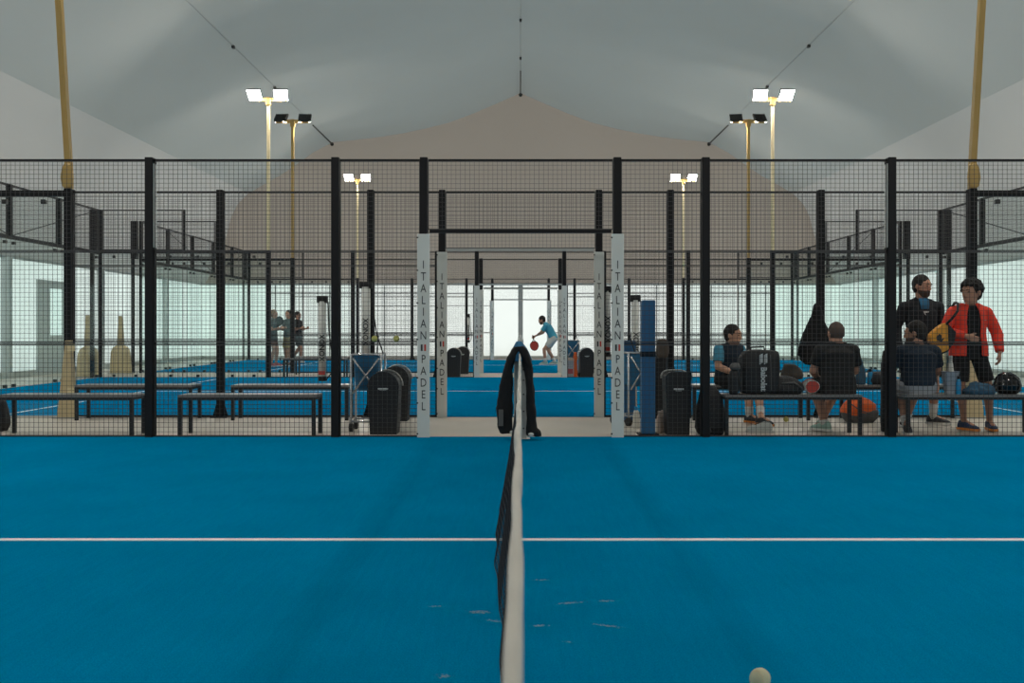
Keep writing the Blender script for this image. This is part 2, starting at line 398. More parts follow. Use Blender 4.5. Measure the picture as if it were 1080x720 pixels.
# longitudinal cables with clips under the ridge and the upper seams
def cable(x, z, label, m=M['cable'], r=.007, clips=()):
    t = thing('roof_cable', label, 'cable', (x, 0, z), group='cables running along the roof')
    MB().tube([(0, -11.9, 0), (0, YW-.05, 0)], r, 8).build('steel_rope', m, t)
    for y in clips: MB().bbox(-.035, .035, y-.06, y+.06, -.05, .02, .01).build('clip', M['lamphouse'], t)
    MB().tube([(0, YW-3.5, -.03), (0, YW-.12, -.03)], .022, 8).sphere((0, YW-.2, -.03), .07).build('end_fitting', M['lamphouse'], t)
    return t
def yat(py, z): return (z-EYE)*1004/(346-py)
cable(0, 10.03, 'dark cable along the ridge, straight above the net', clips=[yat(21, 10.03), yat(61, 10.03)])
cable(-7.13, 8.17, 'cable along the roof seam on the left of the ridge', clips=[yat(49, 8.17), yat(92, 8.17)])
cable(7.13, 8.17, 'cable along the roof seam on the right of the ridge', clips=[yat(48, 8.17), yat(91, 8.17)])

# ------------------------------------------------------------------ fences
def mesh_panel(x0, x1, z0, z1, parent, y=0, w=.0042, cell=.05, along='x', frame=.012):
    mb = MB()
    def bx(a0, a1, c0, c1, t):
        if along == 'x': mb.box(a0, a1, y-t/2, y+t/2, c0, c1)
        else: mb.box(y-t/2, y+t/2, a0, a1, c0, c1)
    n = max(1, round((x1-x0)/cell)); m = max(1, round((z1-z0)/cell))
    for i in range(1, n): x = x0+(x1-x0)*i/n; bx(x-w/2, x+w/2, z0, z1, w)
    for j in range(1, m): z = z0+(z1-z0)*j/m; bx(x0, x1, z-w/2, z+w/2, w*.8)
    for (a, b, c, d) in ((x0, x1, z0, z0+frame), (x0, x1, z1-frame, z1), (x0, x0+frame*.6, z0, z1), (x1-frame*.6, x1, z0, z1)): bx(a, b, c, d, frame)
    return mb.build('mesh_panel', M['wire'], parent)
def banner(x, parent, y, flip=False):
    w = .067
    o = MB().bbox(x-w, x+w, y-.012, y, .0, 2.19, .004).build('banner', M['banner'], parent)
    mb = MB(); z = 1.855; step = .1262
    for ch in 'ITALIAN|PADEL':
        if ch == '|':
            mb.cur = 0; mb.box(x-.028, x-.008, y-.0155, y-.013, z-.035, z+.035)
            mb.cur = 1; mb.box(x+.008, x+.028, y-.0155, y-.013, z-.035, z+.035); mb.cur = 0
        else:
            vs, fs = GLY[ch]; mb.add([v+V((x, y-.0145, z)) for v in vs], fs)
        z -= step
    mb.build('lettering', [M['ink'], M['redink']], o)
    for zz in (2.15, 1.80, 1.45, 1.06, .65, .38, .05): MB().box(x-w-.006, x-w+.012, y-.02, y-.011, zz-.008, zz+.008).build('tie', M['ink'], o)
def fence(yf, label, wire, side=1, full=True):
    """side: +1 when the court lies behind the fence, -1 when it lies in front of it"""
    t = thing('court_fence', label, 'fence', (0, yf, 0), group='long side fences of the padel courts')
    P = M['black']
    for s in (-1, 1):
        for x in (1.04, 1.99, 3.99):
            w = .042
            mb = MB().bbox(s*x-w, s*x+w, -.055, .075, 0, 3.015, .006)
            if x > 1.1 and yf != Y1:
                mb.bbox(s*x-.11, s*x+.11, -.10, .10, 0, .012, .004)
                for g in (-1, 1): mb.prism([(s*x+g*w, .012), (s*x+g*.10, .012), (s*x+g*w, .22)] , 'y', -.008, .008)
            po_ = mb.build('post', P, t)
            if yf == Y1 and x > 3: MB().box(min(s*3.9475, s*3.944), max(s*3.9475, s*3.944), -.03, .06, 2.05, 2.95).build('lit_strip_or_sticker', M['banner'], po_)  # pale strip paints in floodlight on the post's upper inner side
        mb = MB().bbox(s*6-.045, s*6+.045, -.07, .08, 0, 3.03, .006).bbox(s*6-.12, s*6+.12, -.12, .12, 0, .012, .004); mb.build('post', P, t)
        for x in (8.0, 10.0): MB().bbox(s*x-(.02 if x < 9 else .035), s*x+(.02 if x < 9 else .035), -.03, .03, 0 if x > 9 or yf < Y3 else 2.95, 4.0, .006).build('post', P, t)
        if yf != Y1: MB().bbox(s*10.16-.09, s*10.16+.09, -.04, .04, 3.0, 4.0, .006).bbox(s*10.2-.04, s*10.2+.04, -.04, .04, 0, 3.0, .006).build('corner_post', P, t)
        for a, b in ((1.085, 1.945), (2.035, 3.945), (4.035, 5.95)):
            lo, hi = (a, b) if s > 0 else (-b, -a)
            mesh_panel(lo, hi, .015, 1.005, t, 0, wire); mesh_panel(lo, hi, 1.025, 2.005, t, 0, wire); mesh_panel(lo, hi, 2.010, 2.985, t, 0, wire)
            MB().box(lo, hi, -.015, .015, 0, .016).build('bottom_rail', P, t)
            MB().box(lo, hi, -.010, .010, 2.983, 3.0).build('top_rail', P, t)
            MB().box(lo, hi, -.010, .010, 1.009, 1.020).build('middle_rail', P, t)
        for a, b in ((6.06, 7.955), (8.045, 9.955)):
            lo, hi = (a, b) if s > 0 else (-b, -a)
            g = MB().box(lo, hi, -.006, .006, .02, 2.93 if yf < Y3 else 2.955).build('glass_panel', M['glass'], t)
            for x in (lo+.28, (lo+hi)/2-.15, (lo+hi)/2+.15, hi-.28):
                for z in ((2.86,) if yf < Y3 else (.05, 2.88)): MB().bbox(x-.03, x+.03, -.03, .03, z-.03, z+.03, .006).build('glass_clamp', M['clamp'], g)
            MB().bbox(lo-.04, hi+.04, -.035, .035, 2.93 if yf < Y3 else 2.955, 3.01, .006).build('top_rail', P, t)
            MB().box(lo, hi, -.015, .015, 0, .02).build('bottom_rail', M['strip'], t)
        lo, hi = (8.045, 9.955) if s > 0 else (-9.955, -8.045)
        mesh_panel(lo, hi, 3.03, 4.0, t, 0, wire, frame=.03)
        banner(s*1.04, t, -.056 if yf == Y1 else -.052)
        MB().bbox(s*1.115-.014, s*1.115+.014, -.02, .04, .02, 2.2, .004).build('door_jamb', P, t) if yf != Y1 else None
    MB().box(-.98, .98, -.02, .02, 2.205, 2.24).build('door_header', P if yf == Y1 else M['beam'], t)
    MB().box(-.99, .99, -.010, .010, 2.983, 3.0).build('top_rail', P, t)
    mesh_panel(-.995, .995, 2.24, 2.985, t, 0, wire)
    return t
fence(Y1, 'tall black mesh fence at the far edge of the nearest court', .0033)
fence(Y2, 'black mesh fence behind the benches, on the near edge of the middle court', .0033)
fence(Y3, 'mesh and glass fence along the far edge of the middle court', .0022)
fence(Y4, 'mesh and glass fence on the near edge of the farthest court', .0022)
fence(Y5, 'farthest mesh fence, just in front of the bright white curtain', .0022)
def end_wall(s, ya, yb, label, wire=.0024):
    t = thing('court_end_wall', label, 'glass wall', (s*10.0, ya, 0), group='glass end walls of the padel courts')
    L = yb-ya; n = 5; x = s*.02
    for i in range(1, n): MB().bbox(x-.05, x+.05, L*i/n-.045, L*i/n+.045, 3.0, 4.0, .006).build('post', M['black'], t)
    for i in range(n):
        a, b = L*i/n+.06, L*(i+1)/n-.06
        g = MB().box(x-.006, x+.006, L*i/n+.01, L*(i+1)/n-.01, .02, 2.93).build('glass_panel', M['glass'], t)
        for yy in (a+.1, b-.1):
            for z in (.05, 2.86): MB().bbox(x-.03, x+.03, yy-.04, yy+.04, z-.03, z+.03, .006).build('glass_clamp', M['clamp'], g)
        mesh_panel(a, b, 3.0, 3.97, t, x, wire, along='y')
    MB().box(x-.03, x+.03, .06, L-.06, 2.93, 3.0).build('middle_rail', M['black'], t)
    MB().box(x-.02, x+.02, .06, L-.06, 3.96, 4.0).build('top_rail', M['black'], t)
    MB().box(x-.012, x+.012, .06, L-.06, 0, .02).build('bottom_rail', M['strip'], t)
    MB().tube([(x+.03*s, L*.2, 3.95), (x+.03*s, L*.6, 3.02)], .010, 6).tube([(x+.03*s, L*.62, 3.02), (x+.03*s, L*.98, 3.94)], .010, 6).build('tension_rod', M['black'], t)
for s, w in ((-1, 'left'), (1, 'right')):
    end_wall(s, Y2, Y3, 'glass end wall with mesh top closing the %s of the middle court' % w)
    end_wall(s, Y4, Y5, 'glass end wall with mesh top closing the %s of the farthest court' % w)

# ------------------------------------------------------------------ nets
def net(ya, yb, label, bulge, tx):
    t = thing('court_net', label, 'net', (0, 0, 0), group='padel nets')
    def top(y):
        u = (y-ya)/(yb-ya); return .92-.04*4*u*(1-u)
    # cords
    cord = MB(); ny = int((yb-ya-.3)/.045); zs = [0.02+.0425*i for i in range(20)]
    def P(y, q):
        zt = top(y)-.05; z = .02+(zt-.02)*q
        return V((tx+bulge(y)*(1-q)**1.15+.006*math.sin(y*9)*(1-q), y, z))
    def seg(a, b, w=.0016):
        d = (b-a).normalized(); u = V((1,0,0)); v = d.cross(u).normalized()*w
        u = u*w
        cord.loft([[p-u-v, p+u-v, p+u+v, p-u+v] for p in (a, b)], cap=False)
    Yl = [ya+.15+(yb-ya-.3)*i/ny for i in range(ny+1)]; Q = [i/19 for i in range(20)]
    for y in Yl:
        for q0, q1 in zip(Q[::2][:-1]+[Q[18]], Q[::2][1:]+[Q[19]]): seg(P(y, q0), P(y, q1))
    for q in Q:
        for y0, y1 in zip(Yl[:-1:2], Yl[2::2]): seg(P(y0, q), P(y1, q))
    cord.build('netting', M['netcord'], t)
    tp = MB(); rings = []
    n = 160
    for i in range(n+1):
        y = ya+.08+(yb-ya-.16)*i/n; z = top(y); w = .0080+.0008*math.sin(y*7.1)+.0006*math.sin(y*17)
        kk = min(1, max(.15, (y-.8)/1.5)); x = tx+kk*(.0022*math.sin(y*6.3)+.0012*math.sin(y*13+1))
        rings.append([(x+dx*w, y, z+dz) for dx, dz in ((-1, -.055), (-.25, -.058), (.25, -.058), (1, -.055), (1.05, -.02), (.9, -.005), (.4, 0), (-.4, 0), (-.9, -.005), (-1.05, -.02))])
    tp.loft(rings); tp.build('top_tape', M['tape'], t, smooth=True)
    for y, sg in ((ya+.05, 1), (yb-.12, -1)):
        pm = MB().bbox(-.07, .07, y-.04, y+.04, .0, .93, .01).bbox(-.1, .1, y-.08, y+.08, .0, .014, .004)
        po = pm.build('net_post', M['white'], t)
        for z in (.12, .30, .48, .63, .74): MB().tube([(.032, y-.047, z), (.032, y-.038, z)], .008, 10).build('bolt', M['ink'], po)
    return t
bp = [(0, -.03), (2.5, -.05), (3.17, -.058), (3.62, -.066), (3.95, -.078), (4.4, -.105), (4.74, -.118), (5.34, -.128), (6.2, -.122), (7.05, -.105), (9.63, -.075), (10.3, -.02)]
def bulgeA(y):
    for (a, u), (b, w) in zip(bp[:-1], bp[1:]):
        if a <= y <= b:
            k_ = (y-a)/(b-a); k_ = k_*k_*(3-2*k_); return u+(w-u)*k_
    return -.02
net(.28, Y1-.02, 'long black net with white top tape, running away from the viewer', bulgeA, -.0062)
net(Y2+.1, Y3-.1, 'net of the middle court, seen end-on behind the draped jacket', lambda y: .02*math.sin(y), 0)
net(Y4+.1, Y5-.1, 'net of the farthest court, seen end-on', lambda y: .02*math.sin(y), 0)

# ------------------------------------------------------------------ floodlight masts
def mast(s, y, face, label, lit=True, htop=6.7, lean=False, crown=True):
    """face -1: lamps look towards the viewer, +1: away"""
    t = thing('floodlight_mast', label, 'floodlight', (s*6.0, y, 0), group='floodlight masts at the court edges')
    pts = [(0, 0, 3.032), (0, 0, 3.2), (s*(.14 if lean else 0)*1.0, 0, 5.6 if lean else htop)]
    if lean: pts.append((s*.2, 0, htop))
    pm = MB(); w = .038 if lean else .034
    for a, b in zip(pts[:-1], pts[1:]): pm.bar(a, b, w*2, w*2.2)
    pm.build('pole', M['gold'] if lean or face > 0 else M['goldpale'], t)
    tx = pts[-1][0]
    hd = MB().bar((tx-.43, 0, htop), (tx+.43, 0, htop), .05, .09).bbox(tx-.06, tx+.06, -.05, .05, htop-.14, htop+.05, .008); cb = hd.build('crossarm', M['gold'], t)
    for g in (-1, 1):
        cx = tx+g*.31; tilt = math.radians(46)
        h = MB().bbox(-.165, .165, -.15, .15, -.02, .03, .008)
        for q in range(7): h.box(-.16+q*.05, -.15+q*.05, -.14, .14, .03, .055)
        ho = h.build('lamp_head', M['lamphouse'], t)
        R = Matrix.Rotation(g*math.radians(6), 4, 'Z') @ Matrix.Rotation(face*tilt, 4, 'X')
        ho.matrix_local = Matrix.Translation((cx, face*.06, htop+.10)) @ R
        fo = MB().box(-.152, .152, -.137, .137, -.026, -.020).build('lamp_face', M['lampface'], ho)
    if lean:
        MB().ell_loft([((s*.01, -.02, 3.034), .04, .04), ((s*.015, -.02, 3.07), .07, .05), ((s*.02, -.02, 3.18), .083, .055), ((s*.015, -.02, 3.30), .07, .05), ((s*.01, -.02, 3.37), .04, .04)], p=2.6).build('knuckle', M['gold'], t, smooth=True)
    return t
def foot(s, x, y, label):
    t = thing('mast_footing', label, 'footing', (s*x, y, 0), group='ochre wooden footings at the court corners')
    MB().prism([(s*.14, 0), (s*.03, 1.02), (-s*.02, 1.02), (-s*.10, 0)], 'y', -.05, .05).build('wedge', M['footwood'], t)
    for z in (.93, .35): MB().bbox(min(s*.0, -s*.10), max(s*.0, -s*.10), -.075, -.045, z-.05, z+.05, .006).build('bracket', M['goldpale'], t)
    MB().bbox(-.2, .2, -.07, .07, 0, .014, .004).build('base_plate', M['grey'], t)
    return t
for s, w in ((-1, 'left'), (1, 'right')):
    mast(s, Y2, 1, 'nearest ochre pole on the %s, running up out of the picture' % w, htop=7.2, lean=True)
    mast(s, Y3, -1, 'mast on the %s with two bright floodlights seen face-on, the larger pair' % w, htop=6.62)
    mast(s, Y4, 1, 'mast on the %s with dark floodlights seen from behind' % w, htop=6.62)
    mast(s, Y5, -1, 'small distant mast on the %s with two lit floodlights behind the mesh' % w, htop=6.62)
    mast(s, Y1, -1, 'added mast beside the nearest court on the %s, its lamps outside the picture' % w, htop=6.62)  # lamps out of view, added to brighten the nearest court
    MB_ = MB().bbox(-.045, .045, -.07, .07, 0, 3.03, .006).bbox(-.12, .12, -.12, .12, 0, .012, .004); sp_ = thing('fence_post', 'bare black post on the %s behind the viewer, carrying an added mast' % w, 'post', (s*6, .05, 0)); MB_.build('post', M['black'], sp_)
    mast(s, .05, 1, 'added unseen mast on the %s behind the viewer, lighting the nearest court' % w, htop=6.62)  # unseen mast, added to light people and benches from the front
    foot(s, 5.93, Y2-.15, 'ochre wooden wedge footing against the fence post on the %s, behind the benches' % w)
    for (yy, z) in ((Y3, 'far corner of the middle court'), (Y4, 'near corner of the farthest court')):
        t = thing('corner_footing', 'ochre footing outside the %s glass wall at the %s' % (w, z), 'footing', (s*10.40, yy+(.25 if yy == Y3 else -.3), 0), group='ochre wooden footings at the court corners')
        MB().ell_loft([((0,0,0), .27, .12), ((0,0,.55), .24, .11), ((0,0,.68), .19, .09), ((0,0,.74), .09, .06), ((0,0,1.5), .05, .05)], p=4).build('wedge', M['footwood'], t)
        MB().bbox(-.27, .27, -.16, .16, 0, .02, .004).build('base_plate', M['grey'], t)

# ------------------------------------------------------------------ benches
def bench(label, loc):
    t = thing('bench', label, 'bench', loc, group='low black benches between the courts')
    MB().bbox(-.75, .75, 0, .38, .425, .452, .004).build('seat', M['benchtop'], t)
    fr = MB().bbox(-.75, .75, -.002, .03, .396, .426, .003).bbox(-.75, .75, .35, .382, .396, .426, .003)
    for s in (-1, 1): fr.bbox(min(s*.75, s*.71), max(s*.75, s*.71), .03, .35, .396, .426, .003)
    fr.build('frame', M['bench'], t)
    for s in (-1, 1):
        for y in (.02, .36): MB().bbox(s*.73-.02, s*.73+.02, y-.02, y+.02, 0, .397, .003).build('leg', M['bench'], t)
    return t
b0 = bench('front bench on the far left, nearest to the fence', (-4.97, 10.36, 0))
dup(b0, (-2.985, 10.36, 0), label='front bench left of the black litter bins, nearest to the fence')
dup(b0, (-4.955, 12.17, 0), label='rear bench on the far left, against the second fence')
dup(b0, (-2.955, 12.17, 0), label='rear bench behind the blue ball cart, against the second fence')
dup(b0, (2.985, 10.40, 0), label='front bench on the right holding the upright racket bag')
dup(b0, (4.97, 10.40, 0), label='front bench on the far right holding the round black bag')
dup(b0, (2.955, 12.17, 0), label='rear bench that the man with light blue sleeves sits on')
dup(b0, (4.955, 12.17, 0), label='rear bench behind the standing man in the dark jacket')
dup(b0, (-4.98, 22.95, 0), label='small distant bench at the far edge of the middle court, left')
dup(b0, (-5.0, 24.3, 0), label='farthest bench, in front of the farthest court on the left')

# ------------------------------------------------------------------ litter bins
def arch_outline(wb, wt, h, n=14, p=2.0):
    pts = [(-wb/2, 0), (wb/2, 0)]; r = wt/2; zc = h-r*(1 if p <= 2 else .62)
    for i in range(n+1):
        a = PI*i/n; c, s_ = math.cos(a), math.sin(a)
        pts.append((r*math.copysign(abs(c)**(2/p), c), zc+(h-zc)*abs(s_)**(2/p)))
    return pts
def litter_bin(label, loc, p=2.0, w=.355):
    t = thing('litter_bin', label, 'bin', loc, group='black litter bins')
    smooth_by_angle(MB().prism(arch_outline(w*.84, w*.97, .69, p=p), 'y', .02, .30).build('body', M['bin'], t), 30)
    smooth_by_angle(MB().prism([(x, z) for x, z in arch_outline(w, w, .70, p=p)][0:0]+[(x*1.0, z) for x, z in arch_outline(w*.985, w, .70, p=p) if z > .43]+[(-w/2, .43), (w/2, .43)][:0], 'y', .0, .035).build('front_hood', M['bin'], t), 30)
    rim = [(x*1.02, z*1.006) for x, z in arch_outline(w*.985, w, .70, p=p)[2:] if z > .40]
    MB().tube([(x, .30, z) for x, z in rim], .011, 8).build('rim', M['binrim'], t, smooth=True)
    lb = MB().bbox(-.055, .055, -.006, .002, .50, .517, .002)
    lb.prism([(-.04, .495), (.04, .495), (.03, .488), (-.03, .488)], 'y', -.005, .001); lb.build('badge', M['logo'], t)
    return t
l0 = litter_bin('black dome-topped litter bin in front, left of the doorway', (-1.525, 10.55, 0))
dup(l0, (-1.59, 12.05, 0), label='black litter bin tucked behind the front one, left of the doorway')
litter_bin('black litter bin right of the blue padded post', (1.745, 10.5, 0), 3.2, .29)
dup(l0, (-1.615, 22.9, 0), label='small distant black bin left of the far doorway, nearer of the two')
dup(l0, (-1.50, 24.5, 0), label='small distant black bin left of the far doorway, farther of the two')
dup(l0, (1.60, 22.9, 0), label='small distant black bin right of the far doorway')

# ------------------------------------------------------------------ padded posts, tubes, balls
def pad_post(label, x, y, w, h):
    t = thing('padded_post', label, 'padded post', (x, y, 0), group='blue padded posts')
    MB().bbox(-w/2, w/2, -w/2, w/2, .015, h, .012).build('foam_sleeve', M['blue_pad'], t)
    MB().bbox(-w/2-.003, w/2+.003, -w/2-.003, w/2+.003, h*.58, h*.62, .003).build('strap', M['navy'], t)
    MB().bbox(-w/2-.04, w/2+.04, -w/2-.03, w/2+.03, 0, .016, .004).build('base_plate', M['black'], t)
pad_post('tall blue padded post standing right of the doorway banner', 1.412, 10.56, .148, 1.49)
pad_post('shorter blue padded post partly hidden behind the doorway banner', 1.385, 12.1, .15, 1.02)
def ball_tube(label, x, y, z0, z1, w=.10):
    t = thing('ball_tube', label, 'ball tube', (x, y, z0), group='ball pick-up tubes')
    h = z1-z0
    MB().tube([(0, 0, .06), (0, 0, h-.07)], w/2, 16).build('tube', M['banner'], t, smooth=True)
    MB().bbox(-w*.7, w*.7, -.04, .04, h-.09, h, .01).build('cap', M['rubber'], t)
    MB().tube([(0, 0, .02), (0, 0, .08)], w*.52, 16).build('end_ring', M['rubber'], t)
    MB().box(-w*.42, w*.42, -w/2-.003, -w*.3, .10, .15).build('red_label', M['redink'], t)
    vs, fs = text_mb('XONOX', .098, .002, .95, .002); R = Matrix.Rotation(PI/2, 4, 'Y')
    MB().add([R @ v+V((0, -w/2-.003, h*.40)) for v in vs], fs).build('lettering', M['ink'], t)
    MB().tube([(w*.75, 0, h-.08), (w*.85, 0, h*.6), (w*1.3, 0, h*.3), (w*1.2, 0, .12), (w*.4, 0, .02)], .009, 6).build('cord', M['rubber'], t)
    return t
def at(px, y): return (px-549)*y/1004
def zt(py, y): return EYE-(py-346)*y/1004
yb_ = Y2-.14
ball_tube('white ball tube hanging on the second fence above the left benches', at(340, yb_), yb_, zt(403, yb_), zt(312, yb_))
ball_tube('white ball tube hanging above the blue ball cart', at(386, yb_), yb_, zt(385, yb_), zt(297, yb_), .12)
ball_tube('white ball tube beside the tall blue padded post', at(670, yb_), yb_, zt(400, yb_), zt(311, yb_), .10)
ball_tube('white ball tube seen in the gap between the two right banners', at(640.5, yb_+.3), Y2+.14, zt(378, Y2), zt(301, Y2), .085)
ball_tube('tiny distant ball tube left of the far doorway', at(494, Y4-.15), Y4-.15, zt(362, Y4), zt(331, Y4), .06)
def ball(label, loc, m):
    mb = MB().sphere((0,0,0), .0335, n=24); o = mb.build('tennis_ball', [m, M['white']], smooth=True); o.location = loc
    return tag(o, label, 'ball', 'padel balls')
def seam_ball(label, loc, m):
    t = thing('tennis_ball', label, 'ball', loc, group='padel balls')
    MB().sphere((0,0,.0335), .0335, n=28).build('felt', m, t, smooth=True)
    pts = []
    for i in range(49):
        a = 2*PI*i/48; v = V((math.cos(a)+.45*math.cos(3*a), math.sin(a)-.45*math.sin(3*a), 1.0*math.sin(2*a))).normalized()*.0336
        pts.append((v.x, v.y, v.z+.0335))
    MB().tube(pts, .0013, 6).build('seam', M['goldpale'], t, smooth=True)
    return t
seam_ball('pale worn ball lying on the near turf at the bottom edge', (.775, 3.08, .013), M['paleball'])
ball('yellow ball wedged in the fence mesh above the blue cart', (at(395, Y1), Y1, zt(357, Y1)), M['yellowball'])
ball('yellow ball wedged in the fence mesh above the litter bins', (at(418, Y1), Y1, zt(357, Y1)), M['yellowball'])
ball('yellow ball on the floor under the front bench with the racket bag', (at(829, 12.0), 12.0, .0335), M['yellowball'])

# ------------------------------------------------------------------ ball carts
def cart(label, loc, rz=0, bag='blue_bag'):
    t = thing('ball_cart', label, 'cart', loc, rz, 'folding ball carts')
    # square top frame with cloth basket, x-legs, wheels
    fr = MB()
    for s in (-1, 1):
        for y in (-.16, .16): fr.tube([(s*.17, y, .06), (s*.17, y, .88)], .013, 10)
    for z in (.88, .12):
        for y in (-.16, .16): fr.tube([(-.17, y, z), (.17, y, z)], .010, 8)
        for s in (-1, 1): fr.tube([(s*.17, -.16, z), (s*.17, .16, z)], .010, 8)
    fr.build('frame', M['chrome'], t, smooth=True)
    MB().tube([(-.15, -.175, .84), (.15, -.175, .44)], .011, 8).tube([(.15, -.18, .84), (-.15, -.18, .44)], .011, 8).build('cross_brace', M['chrome'], t, smooth=True)
    bg = MB().ell_loft([((0,0,.47), .10, .10), ((0,0,.50), .135, .13), ((0,0,.7), .15, .145), ((0,0,.87), .16, .15), ((0,0,.885), .168, .158), ((0,0,.87), .15, .14), ((0,0,.75), .14, .13)], p=5, n=32)
    bg.build('cloth_basket', M[bag], t, smooth=False)
    MB().tube([(.15, .16, .88), (.08, .17, 1.08)], .008, 8).sphere((.08, .17, 1.08), .02).build('handle', M['rubber'], t)
    for s in (-1, 1):
        for y in (-.16, .16):
            MB().tube([(s*.17-.02, y, .05), (s*.17+.02, y, .05)], .05, 18).build('wheel', M['rubber'], t)
    return t
c0 = cart('folding ball cart with blue cloth basket beside the front litter bin', (at(388, 10.95), 10.98, 0))
dup(c0, (at(603, 23.4), 23.3, 0), 0, 'small distant blue ball cart beside the far right bin')
cart('ball cart with silver legs between the padded posts right of the doorway', (at(668, 11.6), 11.7, 0), .5)

# ------------------------------------------------------------------ people
def voxbag(*a, **k_): return remeshed(*a, **k_)
def hand(mb, W, D, Nn, thumb, curl=.5, sc=1.0, fr=.0088):
    """W wrist, D finger direction, Nn palm normal (palm side), thumb side vector"""
    D = V(D).normalized(); Nn = (V(Nn)-D*V(Nn).dot(D)).normalized(); S = D.cross(Nn).normalized()
    if S.dot(V(thumb)) < 0: S = -S
    secs = []
    for t_, w, h in ((-.01, .026, .022), (.02, .034, .017), (.06, .042, .015), (.088, .040, .012)): secs.append((V(W)+D*t_*sc, w*sc, h*sc))
    mb.ell_loft(secs, S, Nn, n=16, p=2.6)
    for off, L_, ex in ((.031, .072, 0), (.0105, .080, .04), (-.0105, .074, .08), (-.031, .058, .14)):
        p = V(W)+D*(.085-abs(off)*.25)*sc+S*off*sc; d = D.copy(); pts = [p-D*.02*sc, p]
        for fct, cc in ((.45, curl*.5), (.32, curl), (.23, curl*.7)):
            d = (d*math.cos(cc)+Nn*math.sin(cc)).normalized(); Nn2 = Nn; p = p+d*L_*fct*sc; pts.append(p)
        mb.tube(pts, [fr*sc*k_ for k_ in (1.05, 1.05, 1.0, .95, .8)], 10); mb.sphere(pts[-1], fr*sc*.8, n=10)
    p = V(W)+D*.03*sc+S*.028*sc; d = (D*.75+S*.65+Nn*.25).normalized(); pts = [p-d*.02*sc, p+d*.02*sc, p+d*.045*sc]
    d2 = (D*.95+S*.2+Nn*.35).normalized(); pts.append(pts[-1]+d2*.028*sc)
    mb.tube(pts, [.013*sc, .012*sc, .0105*sc, .009*sc], 10); mb.sphere(pts[-1], .009*sc, n=10)
def basis(yaw, pitch=0, roll=0):
    R = Matrix.Rotation(yaw, 3, 'Z') @ Matrix.Rotation(pitch, 3, 'X') @ Matrix.Rotation(roll, 3, 'Y')
    return R @ V((1,0,0)), R @ V((0,1,0)), R @ V((0,0,1))
def lerp(a, b, t_): return V(a)+(V(b)-V(a))*t_
